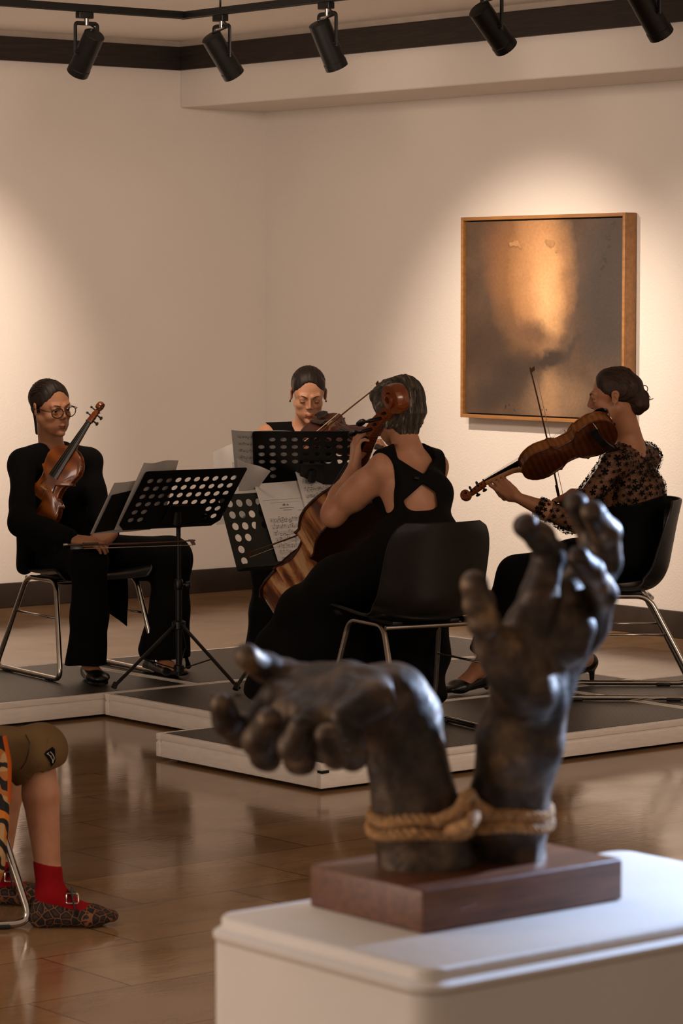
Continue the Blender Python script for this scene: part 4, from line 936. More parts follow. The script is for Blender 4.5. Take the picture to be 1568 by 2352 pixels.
# ------------------------------------------------------------------ bronze hands
def bronze_mat():
    m, t, b = newmat('brown patinated bronze'); tc = t.add('ShaderNodeTexCoord')
    n = t.add('ShaderNodeTexNoise', i_Scale=22.0, i_Detail=6.0, i_Roughness=.6); t.link(tc.outputs['Object'], n.inputs[0])
    t.link(t.ramp(n.outputs[0], [(.30, srgb('2c2723')), (.48, srgb('463c34')), (.62, srgb('635242')), (.76, srgb('987a55'))]), b.inputs['Base Color'])
    n2 = t.add('ShaderNodeTexNoise', i_Scale=60.0, i_Detail=4.0); t.link(tc.outputs['Object'], n2.inputs[0])
    t.link(t.ramp(n2.outputs[0], [(.3, .42), (.7, .62)]), b.inputs['Roughness']); b.inputs['Metallic'].default_value = .75
    bp = t.add('ShaderNodeBump', i_Strength=.35, i_Distance=.006); t.link(n2.outputs[0], bp.inputs['Height']); t.link(bp.outputs[0], b.inputs['Normal']); return m
def sculpture():
    c0 = onz(972, 2145, PZ); a0, b0 = c0.dot(E1), c0.dot(E2); cl = onz(712, 2085, PZ); cr = onz(1432, 2080, PZ)
    Wb = (cl.dot(E2) - b0) * 1.05; Lb = (cr.dot(E1) - a0) * 1.09; a0 -= .004; b0 -= .004
    t = thing('bronze_hands_sculpture', 'dark bronze sculpture of two hands tied at the wrists with rope, on a wooden block', 'sculpture', M=frame(AB(a0, b0, PZ), E1, E2, UP))
    wood = pm('dark walnut block', '68402a', .42, var=.22, scale=14, stretch=(1, 6, 10), bump=.08, bscale=40)
    MB().box((0, 0, .0005), (Lb, Wb, .046), bev=.003).build('wooden_block', wood, t)
    print('block', Lb, Wb, a0, b0)
    Mi = t.matrix_world.inverted()
    g = lambda px, py, Y: tuple(at(px, py, Y + (.14 if px < 1062 else .075)))
    r = lambda px: px * .000458
    Pm = []
    E = lambda a, b, ra, rb=None, xd=None, k=.012: Pm.append(Ell(a, b, ra, rb, xd=xd, k=k))
    zt = PZ + .042
    # left arm
    Lb0 = g(978, 2030, 3.06); Lb0 = (Lb0[0], Lb0[1], zt)
    E(Lb0, g(965, 1900, 3.06), (r(112), r(104), .01), (r(104), r(98), .01), xd=(1, 0, 0)); E(g(965, 1900, 3.06), g(915, 1650, 3.07), (r(104), r(98), .02), (r(90), r(84), .03), xd=(1, 0, 0))
    E(g(915, 1650, 3.07), g(905, 1600, 3.06), (r(92), r(84), .03), (r(82), r(78), .03), xd=(1, 0, 0), k=.02)
    # palm, turned up, running to the left
    E(g(890, 1592, 3.05), g(800, 1590, 3.04), r(62), (r(60), r(80), r(60)), xd=(0, 0, 1), k=.02)
    for (a, b, ra, rb) in ((g(850, 1585, 3.09), g(640, 1600, 3.10), 48, 44), (g(850, 1595, 3.05), g(660, 1640, 3.05), 50, 42), (g(850, 1605, 3.01), g(715, 1660, 3.01), 50, 40), (g(860, 1610, 2.98), g(790, 1650, 2.97), 48, 38)):
        E(a, b, r(ra), r(rb), k=.014)
    E(g(800, 1560, 3.10), g(700, 1562, 3.12), r(46), r(38), k=.014)
    def fing(pts, rad, k=.006, f=.9):
        it = [Ell(g(*pts[i]), g(*pts[i + 1]), r(rad) * (f ** i), r(rad) * (f ** (i + 1))) for i in range(len(pts) - 1)]
        Pm.append(Grp(it, ki=.004, k=k))
        for i in range(1, len(pts) - 1): Pm.append(Ell(g(*pts[i]), g(*pts[i]), r(rad) * (f ** i) * 1.06, k=.004))
    fing([(715, 1565, 3.13), (655, 1552, 3.13), (610, 1535, 3.12), (568, 1508, 3.10)], 42)          # thumb
    fing([(640, 1600, 3.10), (560, 1685, 3.09), (520, 1660, 3.07), (512, 1618, 3.06)], 38, f=.92)            # index
    fing([(660, 1640, 3.05), (610, 1735, 3.02), (590, 1700, 2.99), (618, 1655, 2.97)], 37, f=.94)            # middle
    fing([(715, 1660, 3.01), (690, 1745, 2.97), (672, 1715, 2.94), (690, 1672, 2.93)], 37, f=.93)            # ring
    fing([(790, 1650, 2.97), (812, 1735, 2.95), (770, 1735, 2.92), (748, 1690, 2.91)], 33, f=.93)            # little
    # right arm
    Rb0 = g(1165, 2005, 3.17); Rb0 = (Rb0[0], Rb0[1], zt)
    E(Rb0, g(1160, 1880, 3.16), (r(92), r(90), .01), (r(92), r(90), .01), xd=(1, 0, 0)); E(g(1160, 1880, 3.16), g(1195, 1700, 3.14), (r(94), r(90), .02), (r(98), r(86), .03), xd=(1, 0, 0), k=.02)
    E(g(1195, 1700, 3.14), g(1222, 1590, 3.13), (r(96), r(84), .03), (r(76), r(66), .03), xd=(1, 0, 0), k=.02)
    xp = vv(g(1400, 1420, 3.20)) - vv(g(1120, 1420, 3.06))
    for (a, b, ra, rb) in ((g(1200, 1560, 3.11), g(1236, 1372, 3.10), 52, 44), (g(1215, 1560, 3.12), g(1300, 1368, 3.13), 52, 42), (g(1240, 1560, 3.14), g(1348, 1385, 3.16), 52, 42), (g(1260, 1560, 3.15), g(1362, 1440, 3.16), 52, 40)):
        E(a, b, r(ra), r(rb), k=.014)
    E(g(1180, 1560, 3.09), g(1140, 1485, 3.07), r(56), r(46), k=.02); E(g(1215, 1585, 3.10), g(1215, 1585, 3.10), r(58), k=.02); E(g(1310, 1480, 3.11), g(1330, 1440, 3.11), r(44), r(40), k=.016)
    fing([(1130, 1480, 3.07), (1112, 1430, 3.06), (1100, 1385, 3.055), (1090, 1345, 3.05)], 40, f=.95)       # thumb
    fing([(1236, 1372, 3.10), (1262, 1275, 3.11), (1242, 1235, 3.10), (1208, 1208, 3.08)], 41, f=.90)         # index
    fing([(1300, 1368, 3.13), (1368, 1275, 3.19), (1352, 1205, 3.20), (1322, 1158, 3.18)], 40, f=.91)         # middle
    fing([(1348, 1385, 3.16), (1392, 1290, 3.18), (1392, 1225, 3.16), (1362, 1178, 3.13)], 38, f=.91)         # ring
    fing([(1362, 1440, 3.16), (1385, 1365, 3.12), (1358, 1315, 3.09), (1328, 1282, 3.07)], 36, f=.92)         # little
    E(g(1235, 1530, 3.14), g(1300, 1420, 3.165), (r(90), r(40), r(60)), (r(88), r(38), r(60)), xd=xp, k=.02)
    E(g(1215, 1600, 3.13), g(1230, 1520, 3.14), (r(80), r(66), r(50)), (r(92), r(58), r(50)), xd=xp, k=.03)
    E(g(800, 1600, 3.06), g(730, 1610, 3.07), (r(48), r(110), r(60)), (r(40), r(110), r(60)), xd=(0, 0, 1), k=.02)
    E(g(1165, 1500, 3.09), g(1230, 1405, 3.11), r(46), r(40), k=.02)
    # hollows of the right palm
    Pm.append(Ell(g(1245, 1460, 3.045), g(1240, 1470, 3.045), (r(40), r(16), r(50)), k=.012, op='-', xd=(1, 0, 0)))
    #Pm.append(Ell(g(740, 1535, 3.08), g(800, 1535, 3.07), (r(20), r(50), r(40)), k=.012, op='-', xd=(0, 0, 1)))
    nz = folds(.0011, 160, 3)
    solid('cast_hands', Pm, .0019, bronze_mat(), t, noise=nz)
    # the mesh is in world axes: undo the block's rotation
    o = [c for c in t.children if c.name.startswith('cast_hands')][0]; o.matrix_local = Mi @ Matrix.Translation(t.matrix_world.translation)
    # rope
    rope = pm('twisted hemp rope', 'b58a5a', .85, var=.25, scale=120, bump=.4, bscale=300)
    cL = vv(at(965, 1885, 3.20)); cR = vv(at(1162, 1872, 3.235)); RL, RR = r(112), r(100); P = []
    def ring(c, rad, z, a0, a1, n): return [Vector((c[0] + rad * math.cos(a0 + (a1 - a0) * i / n), c[1] + rad * math.sin(a0 + (a1 - a0) * i / n), c[2] + z + .0025 * math.sin(3 * (a0 + (a1 - a0) * i / n)))) for i in range(n + 1)]
    loops = [ring(cL, RL, .007, 0, 2 * PI, 36)[:-1], ring(cL, RL + .001, -.0075, 0, 2 * PI, 36)[:-1], ring(cR, RR, .006, 0, 2 * PI, 36)[:-1], ring(cR, RR + .001, -.007, 0, 2 * PI, 36)[:-1]]
    x1 = Vector(at(1045, 1872, 3.135)); knot = [Vector(at(1000, 1888, 3.140)), Vector(at(1050, 1862, 3.135)), Vector(at(1075, 1825, 3.130)), Vector(at(1090, 1845, 3.185)), Vector(at(1125, 1868, 3.190))]
    knot = [Vector(p) for p in spline(knot, 6)]; knot2 = [Vector(p) for p in spline([Vector(at(1030, 1905, 3.140)), Vector(at(1078, 1892, 3.110)), Vector(at(1088, 1862, 3.150)), Vector(at(1060, 1835, 3.230)), Vector(at(1045, 1845, 3.260))], 6)]
    for pts, cl in [(l, True) for l in loops] + [(knot, False), (knot2, False)]:
        m = MB(); N = len(pts); dense = []
        for i in range(N if cl else N - 1):
            for q in range(5): dense.append(pts[i].lerp(pts[(i + 1) % N], q / 5))
        D = len(dense); tw = round(D * .0019 * 1.0 / .0019 / 14) or 1
        for s_ in range(3):
            path = []
            for i, p in enumerate(dense):
                tn = (dense[(i + 1) % D] - dense[i - 1]).normalized() if cl else (dense[min(i + 1, D - 1)] - dense[max(i - 1, 0)]).normalized()
                u = tn.cross(UP).normalized() if abs(tn.z) < .9 else tn.cross(Vector((1, 0, 0))).normalized(); v = tn.cross(u); a = 2 * PI * (tw * i / D + s_ / 3)
                path.append(p + (u * math.cos(a) + v * math.sin(a)) * .0034)
            m.tube(path, .0037, 7, closed=cl)
        m.v = [tuple(Mi @ Vector(v)) for v in m.v]; m.build('rope', rope, t)
sculpture()
# ------------------------------------------------------------------ people
def mixp(a, b, t): return vv(a) * (1 - t) + vv(b) * t
def shoe_mesh(name, ank, heel, toe, t, mat, s=1.0, low=True, h=.004, heelh=0):
    P = foot_prims(mixp(heel, ank, .35), heel, toe, k=.018, s=s * 1.1)
    o = solid(name, P, h, mat, t)
    d = nrm(vv(toe) - vv(heel)); 
    m = MB(); x = np.cross(d, vv((0, 0, 1))); rows = []
    lo = min(vv(toe)[2], vv(heel)[2]) - .016 * s
    pts = [(-.02, .022), (.0, .028), (.25, .03), (.5, .034), (.75, .042), (.92, .036), (1.06, .014)]
    L = np.linalg.norm(vv(toe) - vv(heel)); T = np.array(t.matrix_world.translation)
    left = [vv(heel) + (vv(toe) - vv(heel)) * q + x * w_ * s for q, w_ in pts]; right = [vv(heel) + (vv(toe) - vv(heel)) * q - x * w_ * s for q, w_ in reversed(pts)]
    ring = left + right; n = len(ring); vs = [tuple(p - T - vv((0, 0, .024 * s))) for p in ring] + [tuple(p - T - vv((0, 0, .014 * s))) for p in ring]
    m._add(vs, [tuple(range(n)), tuple(range(n, 2 * n))] + [(i, (i + 1) % n, n + (i + 1) % n, n + i) for i in range(n)]); m.build('sole', M['leather'], o, smooth=False)
    return o
def head_hair_mat(name, H, parent, a, b_, c=None):
    """hair colour and fine relief running from front to back of this head"""
    m, t, b = newmat(name); tc = t.add('ShaderNodeTexCoord'); cb = t.add('ShaderNodeCombineXYZ')
    for i, (ax, sc) in enumerate(((H.x, 1.0), (H.y, .13), (H.z, .13))):
        d = t.add('ShaderNodeVectorMath'); d.operation = 'DOT_PRODUCT'; t.link(tc.outputs['Object'], d.inputs[0]); d.inputs[1].default_value = tuple(ax * sc); t.link(d.outputs['Value'], cb.inputs[i])
    n = t.add('ShaderNodeTexNoise', i_Scale=340.0, i_Detail=4.0, i_Distortion=.4); t.link(cb.outputs[0], n.inputs[0])
    n0 = t.add('ShaderNodeTexNoise', i_Scale=75.0, i_Detail=3.0, i_Distortion=.6); t.link(cb.outputs[0], n0.inputs[0])
    f = t.math('ADD', t.math('MULTIPLY', n.outputs[0], .45), t.math('MULTIPLY', n0.outputs[0], .55))
    t.link(t.ramp(f, [(.38, srgb(a)), (.56, srgb(b_))] + ([(.68, srgb(c))] if c else [])), b.inputs['Base Color'])
    b.inputs['Roughness'].default_value = .55; b.inputs['Specular IOR Level'].default_value = .35
    bp = t.add('ShaderNodeBump', i_Strength=.8, i_Distance=.004); t.link(f, bp.inputs['Height']); t.link(bp.outputs[0], b.inputs['Normal']); return m
def hair_shell(H, extra=(), cut=(), grow=0.0, mat=None, parent=None, name='hair', h=.003, nz=.0004, hairline=(.085, .012), style='slick', end=(0, -.115, .01), seed=3):
    f = H; P = [Ell(f(0, -.037, .036), f(0, .012, .040), (.0765 + grow, .083 + grow, .062 + grow), (.0725 + grow, .079 + grow, .060 + grow), xd=H.x, k=.02)]
    P += list(extra)
    P.append(Ell(f(0, hairline[0] + .02, -.042), f(0, hairline[0] + .006, .012 + hairline[1]), (.058, .062, .10), (.050, .050, .066), xd=H.x, k=.012, op='-'))
    for s in (-1, 1): P.append(Ell(f(s * .082, .012, -.035), f(s * .082, .030, -.010), (.026, .036, .045), (.022, .030, .030), xd=H.x, k=.008, op='-'))
    P += list(cut)
    def grooves(x, y, z):
        dx, dy, dz = x - H.o[0], y - H.o[1], z - H.o[2]; u = dx * H.x[0] + dy * H.x[1] + dz * H.x[2]; v = dx * H.y[0] + dy * H.y[1] + dz * H.y[2]; w_ = dx * H.z[0] + dy * H.z[1] + dz * H.z[2]
        return nz * (np.sin(u * 420 + 2 * np.sin(v * 30 + w_ * 22)) + .7 * np.sin(u * 260 + 1.5 * np.sin(w_ * 45 - v * 18) + 1))
    o = solid(name, P, h, mat, parent, noise=grooves)
    rr = random.Random(seed); m = MB(); T = np.array(parent.matrix_world.translation); C0 = vv((0, -.018, .038)); RA = vv((.0775 + grow, .0985 + grow, .082 + grow))
    def d_(az, el): return vv((math.sin(R(az)) * math.cos(R(el)), math.cos(R(az)) * math.cos(R(el)), math.sin(R(el))))
    def surf(d, q): d = d / np.linalg.norm(d); r_ = 1 / np.linalg.norm(d / RA); p = C0 + d * r_ * q; return H(*p) - T
    if style == 'slick':
        e = vv(end) - C0; e /= np.linalg.norm(e)
        for i in range(120):
            az = -112 + 224 * (i + rr.random()) / 120; el = 44 - 8 * (az / 60) ** 2 if abs(az) < 80 else 30 - (abs(az) - 80) * 1.3
            el += rr.uniform(-2, 14); d0 = d_(az, el); pts = []; n = 12; q0 = rr.uniform(.985, 1.012)
            for k in range(n + 1):
                t_ = k / n; d = d0 * (1 - t_) + e * t_ + vv((rr.uniform(-1, 1), 0, rr.uniform(-1, 1))) * .006
                pts.append(tuple(surf(d, q0 - .02 * (1 - t_) ** 4)))
            m.tube(pts, [.0004 + .0017 * min(1, 5 * k / n) for k in range(n + 1)], 5)
    else:
        for i in range(230):
            az = rr.uniform(-180, 180); e_el = 30 if abs(az) < 50 else (30 - (abs(az) - 50) * 1.15 if abs(az) < 120 else -50); e_el += rr.uniform(-10, 16)
            d0 = d_(az + rr.uniform(-40, 40), rr.uniform(60, 88)) + vv((0, -.35, 0)); st = rr.uniform(0, .5); d1 = d_(az, e_el); pts = []; n = 12; ph = rr.random() * 6; q0 = rr.uniform(1.0, 1.075)
            for k in range(n + 1):
                t_ = st + (1 - st) * k / n; d = d0 * (1 - t_) + d1 * t_ + vv((math.cos(R(az)), -math.sin(R(az)), 0)) * .07 * math.sin(t_ * 5 + ph)
                pts.append(tuple(surf(d, q0 + .05 * math.sin(k / n * PI) + (.05 if k == n and rr.random() < .4 else 0))))
            m.tube(pts, [.0012 + .0034 * math.sin(PI * min(.98, .12 + .88 * k / n)) for k in range(n + 1)], 6)
    me = o.data; bm = bmesh.new(); bm.from_mesh(me); vs = [bm.verts.new(v) for v in m.v]
    for fc in m.f: bm.faces.new([vs[q] for q in fc]).smooth = True
    bm.to_mesh(me); bm.free(); return o

# ---------------- the player with glasses (left)
def person_glasses():
    t = thing('person', 'seated person with glasses, black coat and tied-back dark hair, hands resting on the lap', 'person', loc=(-1.15, 12.85, .1), group='seated string quartet')
    G = lambda px, py, Y: vv(at(px, py, Y))
    pel = G(150, 1262, 12.97); chest = G(126, 1120, 12.88); nb = G(118, 1034, 12.84)
    shR = G(50, 1064, 12.70); shL = G(203, 1060, 12.97)
    H = Fr(G(117, 937, 12.78), (math.sin(R(141)), math.cos(R(141)), -.16), (-.16, .05, 1))
    elR = G(52, 1200, 12.50); wrR = G(168, 1240, 12.42); elL = G(232, 1188, 12.84); wrL = G(256, 1228, 12.60)
    hipR = G(118, 1268, 12.90); hipL = G(178, 1262, 13.06); knR = G(205, 1292, 12.50); knL = G(392, 1284, 12.88)
    anR = G(208, 1532, 12.62); anL = G(366, 1512, 12.86)
    for n_, a, b in (('uarmR', shR, elR), ('farmR', elR, wrR), ('uarmL', shL, elL), ('farmL', elL, wrL), ('thR', hipR, knR), ('shR', knR, anR), ('thL', hipL, knL), ('shL', knL, anL), ('sh', shR, shL), ('nb-pel', nb, pel)): bl(a, b, 'A ' + n_)
    B = head_prims(H, nb + vv((0, .02, -.01))) + torso_prims(pel, chest, nb, shL, shR, -.012) + arm_prims(shR, elR, wrR) + arm_prims(shL, elL, wrL) + leg_prims(hipR, knR, anR, -.01) + leg_prims(hipL, knL, anL, -.01)
    # hands laid over one another, backs towards the camera and up
    hR, tR = hand_prims(wrR, (.95, .12, -.12), (.1, .45, -.9), 1, [(.35, .4, .3)] * 4, .06, .95)
    hL, tL = hand_prims(wrL, (-.88, -.30, -.30), (.05, .75, -.6), 1, [(.25, .3, .2), (.35, .4, .3), (.55, .5, .35), (.8, .6, .4)], .10, .95, thumb=((.75, .6, .2), (.85, .4, .3), (.9, .2, .3)))
    B += hR + hL
    toR = G(232, 1566, 12.42); heR = G(205, 1556, 12.66); toL = G(418, 1545, 12.66); heL = G(345, 1530, 12.90)
    toR[2] = heR[2] = .128; toL[2] = heL[2] = .128
    B += foot_prims(anR, heR, toR, s=.9) + foot_prims(anL, heL, toL, s=.9)
    hb = (H.o - .14, H.o + .15, .0025); fb = (*box_around([wrR, wrL] + tR + tL, .022), .0024)
    body = solid('body', B, .006, M['skin'], t, fine=(hb, fb))
    face_parts(H, t)
    hair_shell(H, extra=[Ell(H(0, -.095, .03), H(0, -.112, -.02), .030, .022, k=.03), Ell(H(0, -.112, -.02), H(.004, -.098, -.125), (.019, .017, .02), (.008, .010, .01), xd=H.x, k=.015)], mat=head_hair_mat('dark brown tied hair', H, t, '0d0805', '24170d'), parent=t, end=(0, -.118, -.015), seed=4)
    MB().tube([tuple(Vector(H(0, -.118, -.012)) - Vector(t.location)), tuple(Vector(H(0, -.118, -.030)) - Vector(t.location))], .0205, 14).build('hair_tie', M['ebony'], t)
    # glasses
    T = Vector(t.location); g = MB()
    L = lambda *p: Vector(H(*p)) - T
    for s in (-1, 1):
        ring = [L(s * (.033 + .0262 * math.cos(a) * (1 + .05 * math.sin(a))), .1035 - .006 * abs(math.cos(a)) * (math.cos(a) > 0), .000 + .0205 * math.sin(a)) for a in [2 * PI * k / 28 for k in range(28)]]
        g.tube(ring, .0021, 8, closed=True)
        g.tube([L(s * .0575, .0975, .008), L(s * .074, .088, .009), L(s * .0795, .03, .008), L(s * .080, -.005, .006), L(s * .078, -.018, -.010)], .0016, 8)
    g.tube([L(-.0085, .1035, .004), L(0, .109, .008), L(.0085, .1035, .004)], .0017, 8)
    gl = g.build('glasses_frame', pm('brown tortoise frame', '2c1a10', .25, var=.3, scale=90), t)
    mg, n_, b_ = newmat('spectacle lens glass'); b_.inputs['Transmission Weight'].default_value = 1; b_.inputs['Roughness'].default_value = .02; b_.inputs['IOR'].default_value = 1.05; b_.inputs['Base Color'].default_value = (.95, .97, .95, 1)
    for s in (-1, 1):
        q = MB(); q._add([L(s * (.033 + .0235 * math.cos(a)), .1033 - .004 * max(0, math.cos(a)), .0195 * math.sin(a)) for a in [2 * PI * k / 24 for k in range(24)]] + [L(s * (.033 + .0235 * math.cos(a)), .1023 - .004 * max(0, math.cos(a)), .0195 * math.sin(a)) for a in [2 * PI * k / 24 for k in range(24)]], [tuple(range(24)), tuple(range(24, 48))] + [(k, (k + 1) % 24, 24 + (k + 1) % 24, 24 + k) for k in range(24)]); q.build('lens', mg, gl, smooth=False)
    # coat
    f = vv((.5, -.87, 0)); up = vv((0, 0, 1))
    P = torso_prims(pel + f * -.01, chest, nb, shL, shR, .008, fwd=f, bust=.03)
    P += [Ell(shR, elR, .050, .058, k=.03), Ell(elR, mixp(elR, wrR, .9), .056, .042, k=.03), Ell(shL, elL, .048, .050, k=.03), Ell(elL, mixp(elL, wrL, .85), .050, .040, k=.03)]
    P += [Ell(pel + vv((0, 0, -.06)), mixp(hipR, knR, .62) + vv((0, 0, .035)), (.11, .09, .09), (.085, .06, .06), xd=(1, 0, 0), k=.04), Ell(pel, mixp(hipL, knL, .35) + vv((0, 0, .02)), .10, .075, k=.04)]
    P += [Ell(G(60, 1180, 12.80), G(58, 1300, 12.85), (.045, .075, .05), (.035, .07, .03), xd=(1, 0, 0), k=.03)]
    P += [Ell(G(110, 1240, 12.76), G(110, 1240, 12.76), .07, k=.05)]
    # collar and V opening
    P += [Ell(G(100, 1022, 12.82), G(92, 1075, 12.70), .022, .016, k=.012), Ell(G(150, 1028, 12.84), G(140, 1085, 12.72), .018, .015, k=.012), Ell(nb + vv((-.03, .05, .0)), nb + vv((.04, .06, 0)), .030, k=.02)]
    P += [Ell(G(128, 1000, 12.74), G(138, 1110, 12.64), (.056, .085, .05), (.022, .07, .05), xd=(1, 0, 0), k=.008, op='-'), Ell(H(0, -.01, -.07), nb + vv((0, 0, .02)), .060, .056, k=.006, op='-')]
    c = solid('coat', P, .006, M['cloth_black'], t, noise=folds(.003, 38, 2))
    m = MB(); a0 = G(236, 1330, 12.74); rows = []
    for i in range(9):
        q = i / 8; rows.append([G(234 + 58 * j / 6, 1318 + (78 + 42 * (j / 6)) * q + 0 * j, 12.78 + .012 * math.sin(j * 2 + i * .5)) - vv(T) for j in range(7)])
    m.grid([[tuple(p) for p in r] for r in rows], .006); m.build('coat_tail', M['cloth_black'], t)
    # trousers
    P = leg_prims(hipR, knR, anR, .016, k=.03)[:1] + leg_prims(hipL, knL, anL, .016)[:1]
    P += [Ell(pel, pel + vv((0, 0, .04)), (.155, .115, .1), xd=(shL - shR), k=.05)]
    P += [Ell(knR, mixp(knR, anR, .5), .072, .073, k=.04), Ell(mixp(knR, anR, .5), anR + vv((-.02, 0, .0)), .073, .086, k=.04),
          Ell(knL, mixp(knL, anL, .5) + vv((.02, 0, 0)), .078, .078, k=.04), Ell(mixp(knL, anL, .5) + vv((.02, 0, 0)), anL + vv((.02, 0, .03)), .078, (.115, .095, .08), xd=(1, 0, 0), k=.04)]
    P += [Ell(knL + vv((-.0, 0, .0)), G(330, 1290, 12.95), .085, .085, k=.05)]
    lo = anL[2] - .01
    P += [Plane((0, 0, .165), (0, 0, -1), (-2, 11.5, 0), (.2, 13.6, .165))]
    solid('trousers', P, .006, M['cloth_black2'], t, noise=folds(.0035, 30, 4))
    shoe_mesh('shoe', anR, heR, toR, t, M['leather'], .95); s2 = solid('shoe', [p for p in foot_prims(mixp(heL, anL, .2), heL + vv((0, 0, -.004)), toL + vv((0, 0, -.004)), s=1.0)] + [Ell(mixp(heL, toL, .45) + vv((0, 0, .055)), mixp(heL, toL, .30) + vv((0, 0, .06)), (.03, .05, .03), xd=(0, 1, 0), k=.01, op='-')], .004, M['leather'], t)
person_glasses()

# ---------------- the player with bowed head (middle back)
def person_bowed():
    t = thing('person', 'person with bowed head in a sleeveless black top, playing behind the music stands', 'person', loc=(-.16, 13.5, .1), group='seated string quartet')
    G = lambda px, py, Y: vv(at(px, py, Y)); T = Vector(t.location)
    pel = G(690, 1262, 13.62); chest = G(700, 1085, 13.58); nb = G(702, 990, 13.52); shR = G(614, 1000, 13.50); shL = G(792, 1000, 13.50)
    H = Fr(G(708, 906, 13.42), (.08, -.92, -.38), (.04, -.36, .93))
    elR = G(600, 1140, 13.22); wrR = G(628, 1100, 13.06); elL = G(864, 1120, 13.28); wrL = G(838, 1030, 13.06)
    elR = G(590, 1130, 13.30)
    vb = VB @ Vector((0, .44, .02)); wrL = vv(vb) + vv((.035, -.02, -.075)); 
    hipR = G(650, 1270, 13.55); hipL = G(738, 1270, 13.55); knR = G(618, 1300, 13.12); knL = G(760, 1300, 13.12); anR = G(608, 1498, 13.20); anL = G(770, 1498, 13.2)
    for n_, a, b in (('uarmR', shR, elR), ('farmR', elR, wrR), ('uarmL', shL, elL), ('farmL', elL, wrL), ('thR', hipR, knR), ('shR', knR, anR), ('sh', shR, shL), ('nb-pel', nb, pel), ('nb-head', nb, H.o)): bl(a, b, 'B ' + n_)
    hR, tR = hand_prims(wrR, (.45, -.5, .25), (.3, .2, -.9), -1, [(.5, .7, .4)] * 4, .05, .92)
    hL, tL = hand_prims(wrL, (.05, .25, .95), (-.75, .25, .35), -1, [(.6, .9, .5)] * 4, .05, .92)
    B = head_prims(H, nb) + torso_prims(pel, chest, nb, shL, shR, -.008) + arm_prims(shR, elR, wrR, fat=-.003) + arm_prims(shL, elL, wrL, fat=-.003) + leg_prims(hipR, knR, anR, -.01) + leg_prims(hipL, knL, anL, -.01) + hR + hL
    toR, toL = anR + vv((-.01, -.2, -.06)), anL + vv((.01, -.2, -.06)); heR, heL = anR + vv((0, .03, -.06)), anL + vv((0, .03, -.06))
    for p in (toR, toL, heR, heL): p[2] = .128
    B += foot_prims(anR, heR, toR, s=.9) + foot_prims(anL, heL, toL, s=.9)
    solid('body', B, .006, M['skin2'], t, fine=((H.o - .14, H.o + .15, .0025), (*box_around([wrR] + tR, .02), .0026), (*box_around([wrL] + tL, .02), .0026)))
    face_parts(H, t, eyes='closed')
    hair_shell(H, extra=[Ell(H(0, -.12, .02), H(0, -.125, .0), .038, k=.02)], mat=head_hair_mat('dark hair', H, t, '0d0805', '22160d'), parent=t, hairline=(.083, .012), end=(0, -.125, .01), seed=5)
    for s in (-1, 1): MB().tube([tuple(Vector(H(s * .079, -.004, -.026)) - T), tuple(Vector(H(s * .080, -.002, -.037)) - T)], [.0016, .0045], 10).build('earring', M['ebony'], t)
    f = vv((0, -1, 0))
    P = torso_prims(pel, chest, nb, shL, shR, .004, fwd=f, bust=.045)
    P += [Ell(H(0, -.02, -.03), nb + vv((0, -.03, .0)), .062, (.062, .05, .05), xd=(1, 0, 0), k=.006, op='-'), Ell(nb + vv((0, -.05, .02)), nb + vv((0, -.09, -.05)), (.055, .05, .05), (.03, .04, .04), xd=(1, 0, 0), k=.006, op='-')]
    for s, w_ in ((shR, -1), (shL, 1)): P.append(Ell(s + vv((w_ * .012, -.1, -.045)), s + vv((w_ * .012, .1, -.045)), (.055, .10, .08), xd=(1, 0, 0), k=.008, op='-'))
    solid('top', P, .005, M['cloth_black'], t, noise=folds(.002, 40, 6))
    P = leg_prims(hipR, knR, anR, .018)[:1] + leg_prims(hipL, knL, anL, .018)[:1] + [Ell(pel, pel + vv((0, 0, .03)), (.16, .12, .1), xd=(1, 0, 0), k=.05)]
    for kn, an in ((knR, anR), (knL, anL)): P += [Ell(kn, mixp(kn, an, .5), .072, .070, k=.04), Ell(mixp(kn, an, .5), an + vv((0, 0, .03)), .070, .085, k=.04)]
    P += [Plane((0, 0, .17), (0, 0, -1), (-2, 11.5, 0), (1, 14.6, .17))]
    solid('trousers', P, .006, M['cloth_black2'], t, noise=folds(.004, 34, 7))
    shoe_mesh('shoe', anR, heR, toR, t, M['leather'], .95); shoe_mesh('shoe', anL, heL, toL, t, M['leather'], .95)
person_bowed()

